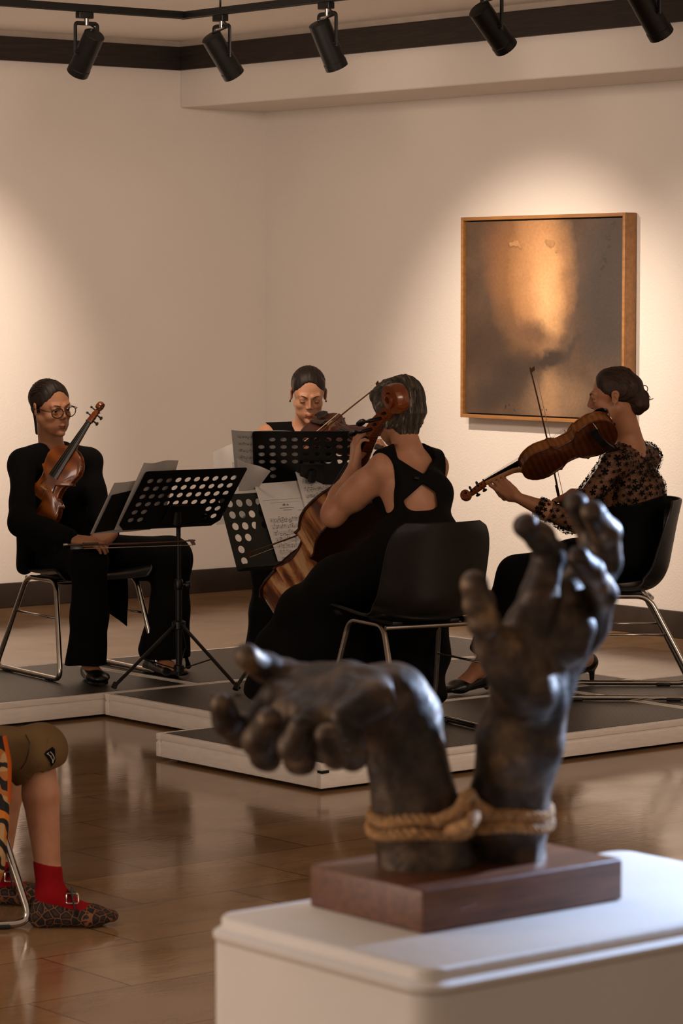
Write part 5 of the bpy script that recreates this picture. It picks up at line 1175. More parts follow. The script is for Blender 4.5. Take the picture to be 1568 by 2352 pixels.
# ---------------- the cellist, seen from behind
def person_cellist():
    t = thing('person', 'grey-haired person in a long black open-backed dress, playing the cello, seen from behind', 'person', loc=(.27, 11.2, .1), group='seated string quartet')
    G = lambda px, py, Y: vv(at(px, py, Y)); T = Vector(t.location)
    yaw = R(-40); f = vv((math.sin(yaw), math.cos(yaw), 0)); lf = vv((-f[1], f[0], 0))
    pel = G(960, 1266, 11.16); chest = G(950, 1130, 11.26); nb = G(938, 1038, 11.30)
    shL = G(880, 1074, 11.20); shR = G(996, 1072, 11.42)
    H = Fr(G(912, 950, 11.38), (-.46, .86, -.18), (-.06, .12, 1))
    neckp = VC @ Vector((0, 430 * sC, 42 * sC)); print('cello neck', neckp, 'scroll', VC @ Vector((0, 575 * sC, 40 * sC)))
    elL = G(764, 1184, 11.30); wrL = G(800, 1066, 11.27)
    fr = vv(tC + dB * .67); elR = G(985, 1190, 11.62); wrR = fr + vv((.05, -.03, .055)); print('frog', fr)
    hipL = G(905, 1272, 11.12); hipR = G(985, 1272, 11.24); knL = G(690, 1400, 11.45); knR = G(850, 1395, 11.68); anL = G(690, 1580, 11.55); anR = G(900, 1560, 11.8)
    for n_, a, b in (('uarmL', shL, elL), ('farmL', elL, wrL), ('uarmR', shR, elR), ('farmR', elR, wrR), ('thL', hipL, knL), ('shinL', knL, anL), ('sh', shR, shL), ('thR', hipR, knR), ('nb-head', nb, H.o)): bl(a, b, 'C ' + n_)
    nk = vv(VC @ Vector((0, 462 * sC, 50 * sC))); ax = vv(yC_); wrL = nk + vv((-.066, -.03, -.088)); print('wrL px', wrL); bl(elL, wrL, 'C farmL')
    Fh = nrm(vv((.06, .02, 1.0)))                       # fingers point up along the far side of the neck
    Nh = nrm(nk + ax * .0 - wrL - Fh * np.dot(nk - wrL, Fh))
    print('hand dist', np.linalg.norm(nk - wrL))
    hL, tL = hand_prims(wrL, Fh, (.8, .25, -.1), 1, [(.25, .75, .6), (.3, .8, .6), (.35, .8, .6), (.4, .8, .6)], .14, .98, thumb=((.55, .45, .75), (.75, .1, .85), (.8, 0, .7)))
    hR, tR = hand_prims(wrR, fr - wrR, (-.2, -.2, -1), -1, [(.5, .5, .4)] * 4, .06, .95)
    B = head_prims(H, nb) + torso_prims(pel, chest, nb, shL, shR, -.006, w_=1.0) + arm_prims(shL, elL, wrL, r=(.054, .041, .025)) + arm_prims(shR, elR, wrR, r=(.054, .041, .025)) + leg_prims(hipL, knL, anL, -.02) + leg_prims(hipR, knR, anR, -.02) + hL + hR
    mid = mixp(shL, elL, .35); B.append(Ell(mid, mixp(shL, elL, .6), (.056, .052, .05), k=.03)); B.append(Ell(mixp(elL, wrL, .12), mixp(elL, wrL, .35), .042, .041, k=.03))
    heL, toL, heR, toR = anL + vv((.02, -.03, -.07)), anL + vv((-.10, .17, -.07)), anR + vv((.02, -.03, -.07)), anR + vv((-.02, .2, -.07))
    for p in (heL, toL, heR, toR): p[2] = .13
    B += foot_prims(anL, heL, toL) + foot_prims(anR, heR, toR)
    # spine furrow
    B.append(Ell(chest - f * .125 + vv((0, 0, .06)), pel - f * .12 + vv((0, 0, .08)), (.010, .018, .02), xd=lf, k=.03, op='-'))
    solid('body', B, .006, M['skin2'], t, fine=((H.o - .14, H.o + .15, .003), (*box_around([wrL] + tL, .022), .0024)))
    face_parts(H, t)
    # short grey hair with volume
    ex = [Ell(H(0, -.050, .040), H(0, .035, .060), (.090, .100, .072), (.076, .080, .055), xd=H.x, k=.02), Ell(H(0, -.075, -.01), H(0, -.066, -.072), (.076, .060, .05), (.048, .036, .03), xd=H.x, k=.03),
          Ell(H(-.055, .05, .075), H(.03, .075, .085), .026, .026, k=.02), Ell(H(-.070, -.02, .01), H(-.066, -.03, -.04), .026, .022, k=.02), Ell(H(.070, -.02, .01), H(.066, -.03, -.04), .026, .022, k=.02)]
    hair_shell(H, extra=ex, mat=head_hair_mat('grey streaked hair', H, t, '16120e', '4c453b', 'b0a595'), parent=t, nz=.0016, grow=.004, hairline=(.085, .02), style='short', seed=6)
    # dress
    P = torso_prims(pel, chest, nb, shL, shR, .016, fwd=f, bust=.055, k=.05, w_=1.0)
    up = vv((0, 0, 1)); D = []
    # neckline: everything above the shoulders' inner edge
    cut = lambda a, b, ra, rb, xd, k=.006: P.append(Ell(a, b, ra, rb, xd=xd, k=k, op='-'))
    bk = lambda px, py: vv(at(px, py, 11.10))
    back = -f * .10
    cut(H.o - vv((0, 0, .04)), nb + vv((0, 0, .015)), .07, .064, lf)
    # upper back opening: a triangle down to the clasp
    A1, A2, A3 = bk(904, 1028), bk(1000, 1040), bk(970, 1092)
    def wedge(poly, depth=.09):
        class W:
            k = .004; op = '-'
            def __init__(s): 
                pts = np.array([vv(p) for p in poly]); s.pts = pts; s.lo = pts.min(0) - .02; s.hi = pts.max(0) + vv((.02, .26, .02)); s.lo[1] -= .1; s.c = pts.mean(0)
                n = vv((0, -1, 0)); s.n = n; s.e = []
                m_ = len(pts)
                for i in range(m_):
                    d = pts[(i + 1) % m_] - pts[i]; q = np.cross(d, n); q /= np.linalg.norm(q)
                    if np.dot(s.c - pts[i], q) > 0: q = -q
                    s.e.append((pts[i], q))
            def ev(s, x, y, z):
                d = -1e3
                for p, q in s.e: d = np.maximum(d, (x - p[0]) * q[0] + (y - p[1]) * q[1] + (z - p[2]) * q[2])
                return np.maximum(d, (y - s.c[1]) - .24 + 0 * x + 0 * z)
        return W()
    P.append(wedge([bk(905, 1018), bk(992, 1020), bk(1003, 1060), bk(974, 1092), bk(950, 1078), bk(915, 1056)]))
    P.append(wedge([bk(972, 1112), bk(1002, 1134), bk(1007, 1165), bk(998, 1195), bk(960, 1214), bk(938, 1200), bk(927, 1150)]))
    for s, w_ in ((shL, 1), (shR, -1)):
        P.append(Ell(s + lf * w_ * .045 + vv((0, 0, -.02)) - f * .09, s + lf * w_ * .045 + vv((0, 0, -.02)) + f * .09, (.045, .10, .07), xd=lf, k=.006, op='-'))
        P.append(Ell(s + lf * w_ * .05 + vv((0, 0, -.02)), s + lf * w_ * .05 + vv((0, 0, -.14)), (.055, .13, .07), (.045, .13, .07), xd=lf, k=.006, op='-'))
    S = [Ell(pel, pel + vv((0, 0, .05)), (.175, .125, .1), xd=lf, k=.04), Ell(mixp(pel, hipL, .6), mixp(hipL, knL, .5), .118, .094, k=.04), Ell(mixp(hipL, knL, .5), knL, .094, .078, k=.04), Ell(mixp(pel, hipR, .6), mixp(hipR, knR, .5), .118, .094, k=.04), Ell(mixp(hipR, knR, .5), knR, .094, .078, k=.04)]
    S += [Ell(knL, G(655, 1500, 11.50), .078, .10, k=.06), Ell(G(655, 1500, 11.50), G(640, 1600, 11.48), .105, (.13, .12, .05), xd=(1, 0, 0), k=.06)]
    S += [Ell(mixp(knL, hipL, .4), G(760, 1560, 11.45), .10, (.16, .10, .06), xd=(1, 0, 0), k=.08), Ell(mixp(knR, hipR, .3), G(850, 1570, 11.65), .10, (.16, .12, .06), xd=(1, 0, 0), k=.08)]
    S += [Ell(pel, G(945, 1500, 11.55), .12, (.14, .10, .06), xd=(1, 0, 0), k=.08), Ell(G(945, 1480, 11.55), G(955, 1600, 11.5), (.11, .10, .06), (.115, .10, .05), xd=(1, 0, 0), k=.06)]
    S += [Plane((0, 0, .112), (0, 0, -1), (-2, 10.5, -.1), (2, 13, .112))]
    ND = folds(.004, 30, 9)
    def nz(x, y, z): return ND(x, y, z) * np.clip((.72 - z) / .3, .15, 1.6)
    solid('dress', P + S, .0055, M['velvet'], t, noise=nz)
    MB().tube([tuple(bk(966, 1099) + f * .035 - vv(T)), tuple(bk(976, 1101) + f * .035 - vv(T))], .006, 10).build('clasp', M['ebony'], t)
    shoe_mesh('shoe', anL, heL, toL, t, M['leather']); shoe_mesh('shoe', anR, heR, toR, t, M['leather'])
person_cellist()
# ---------------- the violinist in lace (right)
def bvh_of(o):
    from mathutils.bvhtree import BVHTree
    p = o
    while p.parent: p = p.parent
    mw = p.matrix_world.copy()
    return BVHTree.FromPolygons([mw @ v.co for v in o.data.vertices], [tuple(f.vertices) for f in o.data.polygons])
def on_surface(bv, px, py):
    r = ray(px, py).normalized(); h = bv.ray_cast(Vector((0, 0, CAMH)), r); return h[0], h[1]
def pump(an, he, to, t):
    P = foot_prims(mixp(he, an, .25), he, to, s=1.10) + [Ell(mixp(he, to, .12) + vv((0, 0, .066)), mixp(he, to, .62) + vv((0, 0, .048)), (.033, .044, .036), (.024, .03, .026), xd=(0, 1, 0), k=.004, op='-')]
    d = nrm(to - he); P.append(Ell(he - d * .012, he - d * .014 + vv((0, 0, -(he[2] - .112))), .016, .010, k=.01))
    return solid('shoe', P, .0035, M['leather'], t)
def lace_mat():
    m, t, b = newmat('sheer black net'); b.inputs['Base Color'].default_value = (*srgb('0b0908'), 1); b.inputs['Roughness'].default_value = .8
    tc = t.add('ShaderNodeTexCoord'); v = t.add('ShaderNodeTexVoronoi', i_Scale=26.0); v.feature = 'DISTANCE_TO_EDGE'; t.link(tc.outputs['Object'], v.inputs[0])
    n = t.add('ShaderNodeTexNoise', i_Scale=30.0); t.link(tc.outputs['Object'], n.inputs[0])
    vine = t.ramp(v.outputs[0], [(.02, .75), (.035, .36)]); t.link(vine, b.inputs['Alpha']); return m
def person_lace():
    t = thing('person', 'brown-haired person in a floral lace top and black trousers, playing the viola in profile', 'person', M=Matrix.Translation((1.12, 12.2, .1)), group='seated string quartet')
    G = lambda px, py, Y: vv(at(px, py, Y)); T = vv((1.12, 12.2, .1))
    f = nrm((-.95, .31, 0)); lf = vv((-f[1], f[0], 0)); yaw = 0
    pel = G(1450, 1262, 12.25); chest = G(1461, 1130, 12.24); nb = G(1447, 1020, 12.20); shL = G(1412, 1062, 12.07); shR = G(1484, 1052, 12.36)
    H = Fr(G(1409, 912, 12.17), (-.985, .10, -.17), (-.15, 0, 1))
    elL = G(1310, 1196, 11.98); nk = vv(VD @ Vector((0, .525, .02))); wrL = nk + vv((.085, -.035, -.052))
    fr = vv(at(1280, 1142, 12.345)); elR = G(1440, 1150, 12.58); wrR = fr + vv((.065, .015, .015))
    hipL = G(1440, 1272, 12.15); hipR = G(1464, 1272, 12.34); knL = G(1186, 1322, 12.10); knR = G(1200, 1328, 12.40)
    anL = G(1098, 1536, 12.18); anR = G(1346, 1516, 12.50)
    for n_, a, b in (('uarmL', shL, elL), ('farmL', elL, wrL), ('uarmR', shR, elR), ('farmR', elR, wrR), ('thL', hipL, knL), ('shinL', knL, anL), ('shinR', knR, anR), ('sh', shR, shL), ('nb-pel', nb, pel), ('nb-head', nb, H.o)): bl(a, b, 'D ' + n_)
    hL, tL = hand_prims(wrL, nk + vv((.02, -.012, -.0)) - wrL, (-.15, .9, .25), 1, [(.35, .8, .55), (.4, .9, .6), (.5, .9, .6), (.6, .9, .6)], .12, .92, thumb=((.5, .45, .75), (.75, .1, .6), (.9, -.1, .4)))
    hR, tR = hand_prims(wrR, (-.85, -.1, -.35), (-.35, -.15, -.9), -1, [(.5, .6, .5)] * 4, .08, .92)
    arms = arm_prims(shL, elL, wrL, r=(.044, .037, .023)) + arm_prims(shR, elR, wrR, r=(.044, .037, .023))
    tor = torso_prims(pel, chest, nb, shL, shR, -.002, fwd=f, bust=.045)
    B = head_prims(H, nb) + tor + arms + leg_prims(hipL, knL, anL, -.012) + leg_prims(hipR, knR, anR, -.012) + hL + hR
    heL, toL = G(1112, 1572, 12.26), G(1030, 1578, 12.12); heR, toR = G(1352, 1535, 12.52), G(1262, 1550, 12.50)
    heL[2] = .150; toL[2] = .125; heR[2] = .185; toR[2] = .122
    B += foot_prims(anL, heL, toL, s=.92) + foot_prims(anR, heR, toR, s=.92)
    solid('body', B, .006, M['skin'], t, fine=((H.o - .14, H.o + .15, .0025), (*box_around([wrL] + tL, .022), .0024), (*box_around([wrR] + tR, .022), .0024)))
    for an, he, to in ((anL, heL, toL), (anR, heR, toR)): pump(an, he, to, t)
    face_parts(H, t)
    hair_shell(H, extra=[Ell(H(0, -.088, .03), H(0, -.094, -.045), (.052, .036, .04), (.044, .032, .03), xd=H.x, k=.03), Ell(H(0, -.118, -.015), H(0, -.112, -.052), .022, .024, k=.012), Ell(H(0, -.07, -.06), H(0, -.088, -.075), .022, .014, k=.02)], mat=head_hair_mat('brown pinned-up hair', H, t, '130b06', '38251a'), parent=t, h=.0028, end=(0, -.11, -.03), seed=8)
    L = lambda *p: tuple(vv(H(*p)) - T)
    m = MB()
    for (y, z, r_) in ((-.128, .012, .011), (-.134, -.026, .008)): m.tube([L(.004 * math.sin(a), y + r_ * math.cos(a), z + r_ * 1.2 * math.sin(a)) for a in [2 * PI * k / 16 for k in range(16)]], .0018, 6, closed=True)
    m.tube([L(0, -.125, -.038), L(0, -.155, -.032)], [.002, .0015], 6); m.build('loose_hair_loops', M['hair_brown'], t)
    MB().tube([L(-.079, .000, -.026), L(-.082, .000, -.0262)], [.003, .0035], 10).build('earring', M['string'], t)
    up = vv((0, 0, 1))
    # opaque bodice and trousers
    P = torso_prims(pel, chest, nb, shL, shR, .012, fwd=f, bust=.05); zc = G(1400, 1140, 12.1)[2]
    P.append(Plane(G(1455, 1152, 12.2), (-.20, 0, 1), (0, 11, .7), (2.5, 13.5, 2.0), k=.004))
    P += [Ell(mixp(pel, hipL, .6), mixp(hipL, knL, .5), .108, .092, k=.05), Ell(mixp(hipL, knL, .5), knL, .092, .074, k=.04), Ell(mixp(pel, hipR, .6), mixp(hipR, knR, .5), .108, .092, k=.05), Ell(mixp(hipR, knR, .5), knR, .092, .074, k=.04)]
    P = P[:]; solid('black_bodice', [p for p in P if not (p.op == '+' and p in P[-4:])] , .0055, M['cloth_black'], t, noise=folds(.0015, 40, 11))
    Q = [Ell(pel + vv((0, 0, -.02)), pel + vv((0, 0, .05)), (.170, .128, .1), xd=lf, k=.05)] + P[-4:] + [Ell(knL, mixp(knL, anL, .86), .074, .066, k=.04), Ell(knR, mixp(knR, anR, .86), .074, .066, k=.04)]
    Q += [Plane(mixp(knL, anL, .84), anL - knL, (-1, 11, .1), (.62, 12.9, .50)), Plane(mixp(knR, anR, .88), anR - knR, (.62, 11, .1), (2, 12.9, .40))]
    solid('trousers', Q, .006, M['cloth_black2'], t, noise=folds(.003, 32, 12))
    # lace: sleeves and upper back, a thin shell over the skin with raised flowers
    P = [Ell(chest, (shL + shR) / 2 - vv((0, 0, .035)), (.147, .105, .08), (.131, .068, .05), xd=lf, k=.05), Ell(mixp(pel, chest, .55), chest, (.128, .098, .1), (.147, .105, .1), xd=lf, k=.05), Ell(shL, shR, .053, k=.05)]
    for s in (shL, shR): P.append(Ell(nb * .8 + s * .2 + vv((0, 0, .004)), s, .041, .046, k=.035))
    s1 = mixp(elL, wrL, .62); s2 = mixp(elR, wrR, .62)
    P += [Ell(shL, elL, .054, .047, k=.025), Ell(elL, s1, .047, .038, k=.02), Ell(shR, elR, .054, .047, k=.025), Ell(elR, s2, .047, .038, k=.02)]
    P += [Ell(H.o, nb + vv((.0, 0, .012)), .08, (.088, .088, .05), k=.004, op='-'), Plane(s1, wrL - elL, np.minimum(s1, wrL) - .08, np.maximum(s1, wrL) + .08, k=.002), Plane(s2, wrR - elR, np.minimum(s2, wrR) - .08, np.maximum(s2, wrR) + .08, k=.002)]
    P += [Plane(G(1455, 1162, 12.2), (.20, 0, -1), chest - vv((.16, .2, .4)), chest + vv((.2, .25, -.01)), k=.002)]
    lace = solid('lace_top', P, .005, [lace_mat(), M['cloth_black']], t)
    me = lace.data; rr = random.Random(5); bm = bmesh.new(); bm.from_mesh(me); bm.normal_update()
    pts = [(v.co.copy(), v.normal.copy()) for v in bm.verts]; rr.shuffle(pts); chosen = []
    def flower(c, n, r_, a0):
        x = n.orthogonal().normalized(); y = n.cross(x); cen = bm.verts.new(c + n * .003); ring = []
        for k in range(20):
            a = a0 + 2 * PI * k / 20; q = r_ * (.38 + .62 * abs(math.cos(2.5 * (a - a0))) ** .6); ring.append(bm.verts.new(c + (x * math.cos(a) + y * math.sin(a)) * q + n * (.0015 + .003 * (q / r_))))
        for k in range(20): fc = bm.faces.new((cen, ring[k], ring[(k + 1) % 20])); fc.material_index = 1
    s1v = Vector(s1 - T)
    for c, n in pts:
        dcuff = (c - s1v).length; md = .0125 if dcuff < .055 else .0235
        if len(chosen) > 620: break
        if all((c - d).length > md for d in chosen): chosen.append(c); flower(c, n, rr.choice((.0085, .0105, .0125, .0145, .017)) if md > .02 else .010, rr.random() * 6)
    # black piping on the neckline is the rim of the shell
    bm.to_mesh(me); bm.free()
person_lace()

# ---------------- the listener at the lower left
CH_E = (-1.15, 8.26)
chair('black shell chair under the listener in khaki shorts at the lower left edge', CH_E, 74, z=0, group='black shell chairs with chromed sled frames')
def leopard_mat():
    m, t, b = newmat('leopard print fabric'); tc = t.add('ShaderNodeTexCoord'); n = t.add('ShaderNodeTexNoise', i_Scale=40.0); t.link(tc.outputs['Object'], n.inputs[0])
    va = t.add('ShaderNodeVectorMath'); va.operation = 'MULTIPLY_ADD'; t.link(n.outputs[1], va.inputs[0]); va.inputs[1].default_value = (.012, .012, .012); t.link(tc.outputs['Object'], va.inputs[2])
    v = t.add('ShaderNodeTexVoronoi', i_Scale=46.0); t.link(va.outputs[0], v.inputs[0])
    v.feature = 'DISTANCE_TO_EDGE'; t.link(t.ramp(v.outputs[0], [(.03, srgb('7a4a28')), (.06, srgb('0c0705')), (.24, srgb('0c0705')), (.30, srgb('3a2214'))]), b.inputs['Base Color']); b.inputs['Roughness'].default_value = .8; return m
def zebra_mat():
    m, t, b = newmat('black and orange striped print'); tc = t.add('ShaderNodeTexCoord')
    w_ = t.add('ShaderNodeTexWave', i_Scale=11.0, i_Distortion=5.0, i_Detail=1.0); w_.inputs['Detail Scale'].default_value = 2.0; w_.bands_direction = 'DIAGONAL'; t.link(tc.outputs['Object'], w_.inputs[0])
    n = t.add('ShaderNodeTexNoise', i_Scale=7.0); t.link(tc.outputs['Object'], n.inputs[0])
    col = t.ramp(n.outputs[0], [(.40, srgb('a4622a')), (.5, srgb('ad8a5c')), (.6, srgb('c2721e'))], 'CONSTANT')
    t.link(t.mix(t.ramp(w_.outputs[1], [(.44, 1.0), (.5, 0.0)]), col, srgb('0d0806')), b.inputs['Base Color']); b.inputs['Roughness'].default_value = .8; return m
def person_listener():
    t = thing('person', 'listener cut by the left edge, in khaki shorts, red socks and leopard-print shoes', 'person', M=Matrix.Translation((-1.1, 8.26, 0)))
    G = lambda px, py, Y: vv(at(px, py, Y)); T = vv((-1.1, 8.26, 0))
    knL = G(84, 1728, 8.14); anL = G(116, 2052, 8.12); hipL = G(-270, 1738, 8.12)
    # nearer leg is the right leg (the listener faces right)
    knR = G(20, 1732, 8.42); hipR = G(-285, 1735, 8.30); anR = G(-8, 2030, 8.44)
    pel = (hipL + hipR) / 2 + vv((-.03, 0, .04)); chest = pel + vv((-.06, .02, .29)); nb = pel + vv((-.04, .02, .48)); sh1 = nb + vv((.02, -.17, -.04)); sh2 = nb + vv((-.04, .17, -.04))
    H = Fr(nb + vv((.03, 0, .17)), (.95, .3, -.05), (0, 0, 1)); el1 = sh1 + vv((.03, -.04, -.28)); wr1 = el1 + vv((.10, .10, -.18)); el2 = sh2 + vv((.02, .05, -.28)); wr2 = el2 + vv((.10, -.10, -.18))
    for n_, a, b in (('thigh', hipL, knL), ('shin', knL, anL), ('thigh2', hipR, knR), ('shin2', knR, anR)): bl(a, b, 'E ' + n_)
    h1, t1 = hand_prims(wr1, (.7, .5, -.1), (.1, 0, -1), 1, [(.3, .3, .3)] * 4, .1, .95); h2, t2 = hand_prims(wr2, (.7, -.5, -.1), (.1, 0, -1), -1, [(.3, .3, .3)] * 4, .1, .95)
    heL, toL = G(104, 2092, 8.12), G(240, 2100, 8.13); heR, toR = G(-30, 2060, 8.44), G(92, 2072, 8.42)
    for p in (heL, toL, heR, toR): p[2] = .03
    B = head_prims(H, nb) + torso_prims(pel, chest, nb, sh2, sh1) + arm_prims(sh1, el1, wr1) + arm_prims(sh2, el2, wr2) + h1 + h2
    for hp, kn, an in ((hipL, knL, anL), (hipR, knR, anR)):
        B += [Ell(hp, kn, .075, .048, k=.03), Ell(kn, mixp(kn, an, .3), .046, .0495, k=.02), Ell(mixp(kn, an, .3), mixp(kn, an, .85), .0495, .033, k=.012), Ell(mixp(kn, an, .85), an, .033, .030, k=.012)]
    B += foot_prims(anL, heL, toL) + foot_prims(anR, heR, toR)
    solid('body', B, .005, M['skin2'], t, fine=((H.o - .14, H.o + .15, .003),))
    face_parts(H, t); hair_shell(H, mat=M['hair_brown'], parent=t)
    khaki = cloth_mat('khaki cotton', '6b5436', .85, scale=300, var=.12, bump=.3)
    P = [Ell(pel, pel + vv((0, 0, .06)), (.17, .12, .1), xd=(0, 1, 0), k=.05)]
    for hp, kn, an in ((hipL, knL, anL), (hipR, knR, anR)):
        P += [Ell(hp, kn, .098, .070, k=.04), Ell(kn, mixp(kn, an, .24), .070, .066, k=.04)]
    cutp = G(97, 1776, 8.14); P += [Plane(cutp, (.44, 0, -.9), cutp - vv((.35, .2, .3)), cutp + vv((.2, .5, .12)), k=.003)]
    P += [Ell(mixp(knL, anL, .02), mixp(knL, anL, .3), .060, .056, k=.003, op='-')]
    sho = solid('shorts', P, .0045, khaki, t, noise=folds(.006, 42, 21))
    bv = bvh_of(sho)
    for pts in ([(38, 1655), (50, 1668), (60, 1690), (68, 1705), (66, 1725), (60, 1748), (48, 1766)], [(121, 1680), (108, 1700), (104, 1725), (92, 1752), (70, 1772)]):
        q = [on_surface(bv, *p) for p in pts]; q = [Vector(tuple(h + n * .0008)) - Vector(tuple(T)) for h, n in q if h is not None]
        if len(q) > 2: MB().tube(q, .0013, 6).build('seam', M['ebony'] if pts[0][0] < 60 else khaki, sho)
    # black tag with pale strokes
    def patch(poly, off, mat, name, par):
        q = []
        for p in poly:
            h, n = on_surface(bv, *p)
            if h is None: return None
            q.append(Vector(tuple(h + n * off)) - Vector(tuple(T)))
        c = sum(q, Vector()) / len(q); m = MB(); n = len(q); nn = Vector((0, -1, 0)); m._add([tuple(v) for v in q] + [tuple(v + nn * -.0015) for v in q], [tuple(range(n)), tuple(reversed(range(n, 2 * n)))] + [(i, (i + 1) % n, n + (i + 1) % n, n + i) for i in range(n)])
        return m.build(name, mat, par, smooth=False)
    tg = patch([(119, 1716), (125, 1722), (126, 1748), (117, 1760), (113, 1748), (101, 1732), (106, 1726)], .003, M['cloth_black'], 'fabric_tag', sho)
    if tg:
        for pts in ([(108, 1731), (114, 1736), (119, 1744), (120, 1751)], [(114, 1727), (120, 1733), (123, 1741), (119.5, 1750)], [(107, 1732), (111, 1729)]):
            q = [on_surface(bv, *p) for p in pts]; q = [Vector(tuple(h + n * .0042)) - Vector(tuple(T)) for h, n in q if h is not None]
            if len(q) > 1: MB().tube(q, .0007, 6).build('embroidery', M['paper'], tg)
    top = cloth_mat('dark shirt', '2a2622'); P = torso_prims(pel, chest, nb, sh2, sh1, .014) + [Ell(sh1, el1, .056, .05, k=.03), Ell(el1, mixp(el1, wr1, .8), .05, .042), Ell(sh2, el2, .056, .05, k=.03), Ell(el2, mixp(el2, wr2, .8), .05, .042)]
    P.append(Ell(H.o, nb, .075, .062, k=.006, op='-')); solid('shirt', P, .006, top, t)
    red = cloth_mat('red sock', '8c0a14', .85, scale=400, bump=.3)
    for an, he, to, kn in ((anL, heL, toL, knL), (anR, heR, toR, knR)):
        st = mixp(an, kn, .215)
        P = [Ell(st + vv((0, 0, -.0)), an, .0385, .0365, k=.02)] + foot_prims(an, he, to, s=1.05) + [Plane(st, kn - an + vv((.12, 0, 0)), st - .12, st + .12, k=.002)]
        solid('sock', P, .004, red, t)
        P = foot_prims(mixp(he, an, .28), he + vv((-.006, 0, 0)), to + vv((.016, 0, -.004)), s=1.22)
        mid = mixp(he, to, .42); P += [Ell(mixp(he, to, .22) + vv((0, 0, .074)), mixp(he, to, .66) + vv((0, 0, .052)), (.034, .044, .036), (.020, .03, .026), xd=(0, 1, 0), k=.005, op='-')]
        sh = solid('shoe', P, .0035, LEO, t)
        s0 = mixp(he, to, .50); rr_ = [(-.047, .006), (-.044, .034), (-.026, .058), (0, .066), (.026, .058), (.044, .034), (.047, .006)]
        q = [tuple(s0 + vv((.012 - z * .30, y, z)) - T) for y, z in rr_]; m = MB(); m.tube([tuple(p) for p in spline(q, 4)], .0125, 8, flat=.22, hint=(0, 0, 1)); sp = m.build('strap', M['leather'], sh)
        c = s0 + vv((-.004, -.034, .052)) - T; b = MB(); Q = [c + vv(v_) for v_ in ((-.017, .006, .012), (.015, .006, .012), (.017, -.008, -.012), (-.015, -.008, -.012))]; b.tube(fillet([tuple(p) for p in Q], .005, 3, closed=True), .0019, 6, closed=True); b.build('buckle', M['chrome'], sh)
    # patterned cloth hanging at the hip
    rows = []
    for i in range(26):
        q = i / 25; row = []
        for j in range(22):
            u = j / 21; edge = [(0, 10), (.18, 22), (.42, 21), (.55, 20), (.75, 14), (.9, 8), (1, -6)]
            for (a, xa), (b, xb) in zip(edge, edge[1:]):
                if a <= q <= b: xe = xa + (xb - xa) * (q - a) / (b - a)
            px = -150 + (xe + 150) * u; py = 1690 + (2035 - 1690) * q - 14 * (1 - u)
            row.append(tuple(G(px, py, 8.005 + .014 * math.sin(u * 17 + q * 2) - .01 * q) - T))
        rows.append(row)
    m = MB(); m.grid(rows, .004); m.build('patterned_wrap', zebra_mat(), t)
    trim = MB(); e = [rows[i][-1] for i in range(0, 12)]; trim.tube(e, .006, 8); trim.build('orange_trim', cloth_mat('orange cloth', 'b5561a'), t)
LEO = leopard_mat()
person_listener()
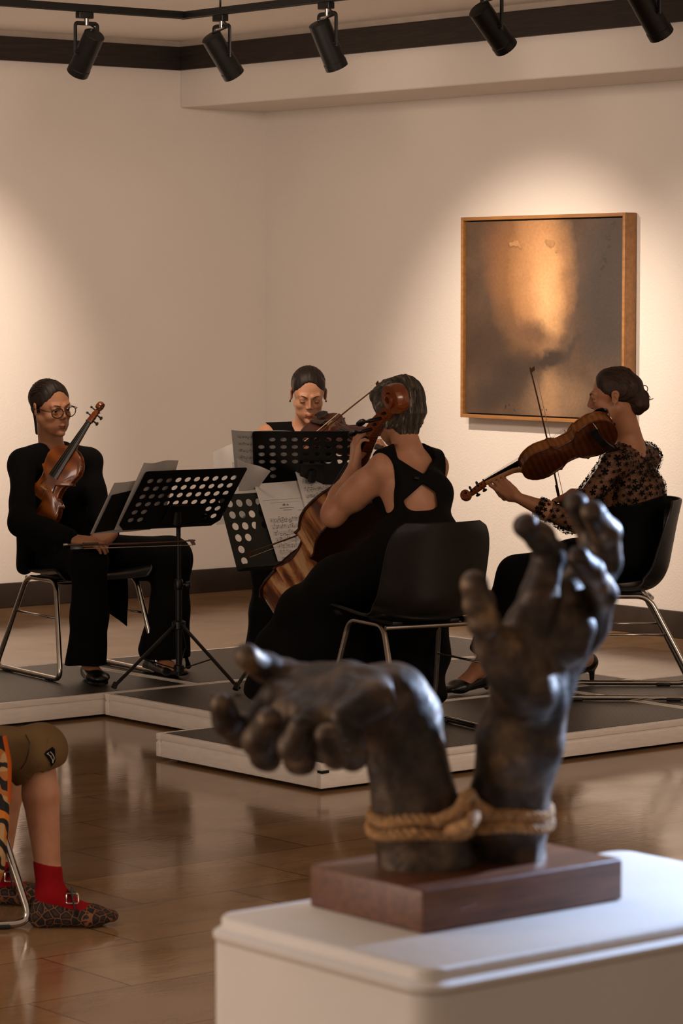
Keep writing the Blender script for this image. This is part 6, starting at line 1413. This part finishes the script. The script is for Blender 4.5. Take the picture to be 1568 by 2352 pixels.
# ------------------------------------------------------------------ sheet music
M['ink'] = pm('printing ink', '2a2624', .7, var=.05)
def sheet(label, corners, off, curl=.01, rows=0, title=False, dens=1.0, mat='paper', group='loose sheets of music on the stands', name='sheet_music', side=1):
    TL, TR, BR, BL = [Vector(c) for c in corners]; n = (TR - TL).cross(BL - TL).normalized()
    if n.y > 0: n = -n
    def P(u, v, o=0): 
        p = TL.lerp(TR, u).lerp(BL.lerp(BR, u), v); return p + n * (curl * (math.sin(PI * u) * .6 + (1 - v) ** 3 * math.sin(2 * PI * u + .6) * .6) + o)
    c = (BL + BR) / 2; m = MB(); m.grid([[tuple(P(j / 14, i / 18) - c) for j in range(15)] for i in range(19)], .0006); o = m.build(name, M[mat], ang=80); o.matrix_world = Matrix.Translation(c)
    tag(o, label, 'sheet music' if mat == 'paper' else 'notebook', group if mat == 'paper' else None)
    if rows:
        rr = random.Random(len(label)); m = MB(); W_ = (TR - TL).length; Hh = (BL - TL).length; z = .0012
        def q(u0, v0, u1, v1): m._add([tuple(P(a, b, z) - c) for a, b in ((u0, v0), (u1, v0), (u1, v1), (u0, v1))], [(0, 1, 2, 3)])
        def line(u0, u1, v, w_):
            for k in range(14): a = u0 + (u1 - u0) * k / 14; b = u0 + (u1 - u0) * (k + 1) / 14; q(a, v, b, v + w_)
        v0 = .10 if not title else .42; sp = (.95 - v0) / rows; g = .0036 / Hh * (1.0 if title else .9)
        for r_ in range(rows):
            v = v0 + r_ * sp
            for k in range(5): line(.08, .93, v + k * g, .0005 / Hh)
            u = .11
            while u < .91:
                p = v + rr.randint(-1, 4) * g; q(u, p, u + .0035 / W_, p + .0028 / Hh); sgn = rr.choice((-1, 1)); a, b = sorted((p + .0014 / Hh, p + sgn * 3 * g)); q(u + (.0031 if sgn < 0 else 0) / W_, a, u + (.0038 if sgn < 0 else .0007) / W_, b)
                if rr.random() < .45: q(u, b - .0009 / Hh if sgn > 0 else a, u + .011 / W_, (b if sgn > 0 else a + .0016 / Hh))
                u += (.0075 + .009 * rr.random()) / W_ / dens
            for k in range(1, 4): q(.08 + .85 * k / 4, v, .08 + .85 * k / 4 + .0006 / W_, v + 4 * g)
        if title:
            line(.06, .95, .20, .0008 / Hh); line(.2, .82, .235, .0006 / Hh); line(.36, .66, .30, .0018 / Hh); line(.42, .60, .325, .0014 / Hh); line(.72, .9, .335, .0012 / Hh)
            hh, ww = .0085, .0055; x0 = .5 * W_ - 2 * ww * 1.35; y0 = .255 * Hh
            for i, ch in enumerate('ARIA'):
                ox = x0 + i * ww * 1.45; S_ = {'A': [((0, hh), (ww / 2, 0)), ((ww / 2, 0), (ww, hh)), ((ww * .2, hh * .62), (ww * .8, hh * .62))], 'R': [((0, 0), (0, hh)), ((0, 0), (ww * .8, 0)), ((ww * .8, 0), (ww * .8, hh * .5)), ((ww * .8, hh * .5), (0, hh * .5)), ((ww * .3, hh * .5), (ww, hh))], 'I': [((ww / 2, 0), (ww / 2, hh))]}[ch]
                for (a, b), (c2, d) in S_: m.tube([tuple(P((ox + a) / W_, (y0 + b) / Hh, z) - c), tuple(P((ox + c2) / W_, (y0 + d) / Hh, z) - c)], .0007, 4)
        m.build('printed_music', M['ink'], o, smooth=False)
    return o
def on_desk(pts, Md, off):
    N = Md.col[2].to_3d(); P0 = Md.translation + N * off; return [onplane(x, y, P0, N) for x, y in pts]
M['notebook'] = pm('black notebook cover', '0d0c0c', .5, var=.1)
sheet('wide loose sheet at the far left, sticking out beside the left stand', on_desk([(262, 1108), (400, 1090), (345, 1216), (207, 1226)], MA, .036), .03, curl=.006)
nb_ = sheet('black spiral notebook between the loose sheets on the left stand', on_desk([(257, 1137), (334, 1119), (292, 1212), (216, 1224)], MA, .026), .02, curl=.0, mat='notebook', name='spiral_notebook')
sheet('curled sheet rising above the top edge of the left stand', on_desk([(330, 1061), (409, 1056), (372, 1208), (262, 1217)], MA, .014), .01, curl=.010)
sheet('large sheet rising above the middle stand, left of its black desk', on_desk([(531, 986), (683, 990), (688, 1098), (541, 1102)], MBk, .012), .01, curl=.008, rows=6)
sheet('folded sheet sticking out furthest left behind the middle stand', [at(489, 1038, 12.98), at(535, 1018, 12.98), at(572, 1196, 13.0), at(497, 1206, 13.0)], 0, curl=.01)
sheet('sheet hanging below the middle stand, between the two front stands', [at(533, 1060, 12.92), at(590, 1062, 12.92), at(603, 1150, 12.96), at(540, 1200, 12.96)], 0, curl=.02)
sheet('drooping sheet whose corner overlaps the lower left of the middle stand', [at(545, 1052, 12.60), at(622, 1081, 12.60), at(592, 1122, 12.66), at(548, 1128, 12.66)], 0, curl=.015)
sheet('open score page with a centred title on the green-black stand', on_desk([(583, 1113), (692, 1103), (757, 1303), (643, 1305)], MC, .010), .01, curl=.004, rows=7, title=True)
sheet('densely printed page leaning higher behind the cello neck on the green-black stand', on_desk([(672, 1066), (761, 1062), (832, 1290), (738, 1298)], MC, .022), .02, curl=.008, rows=12, dens=1.4)
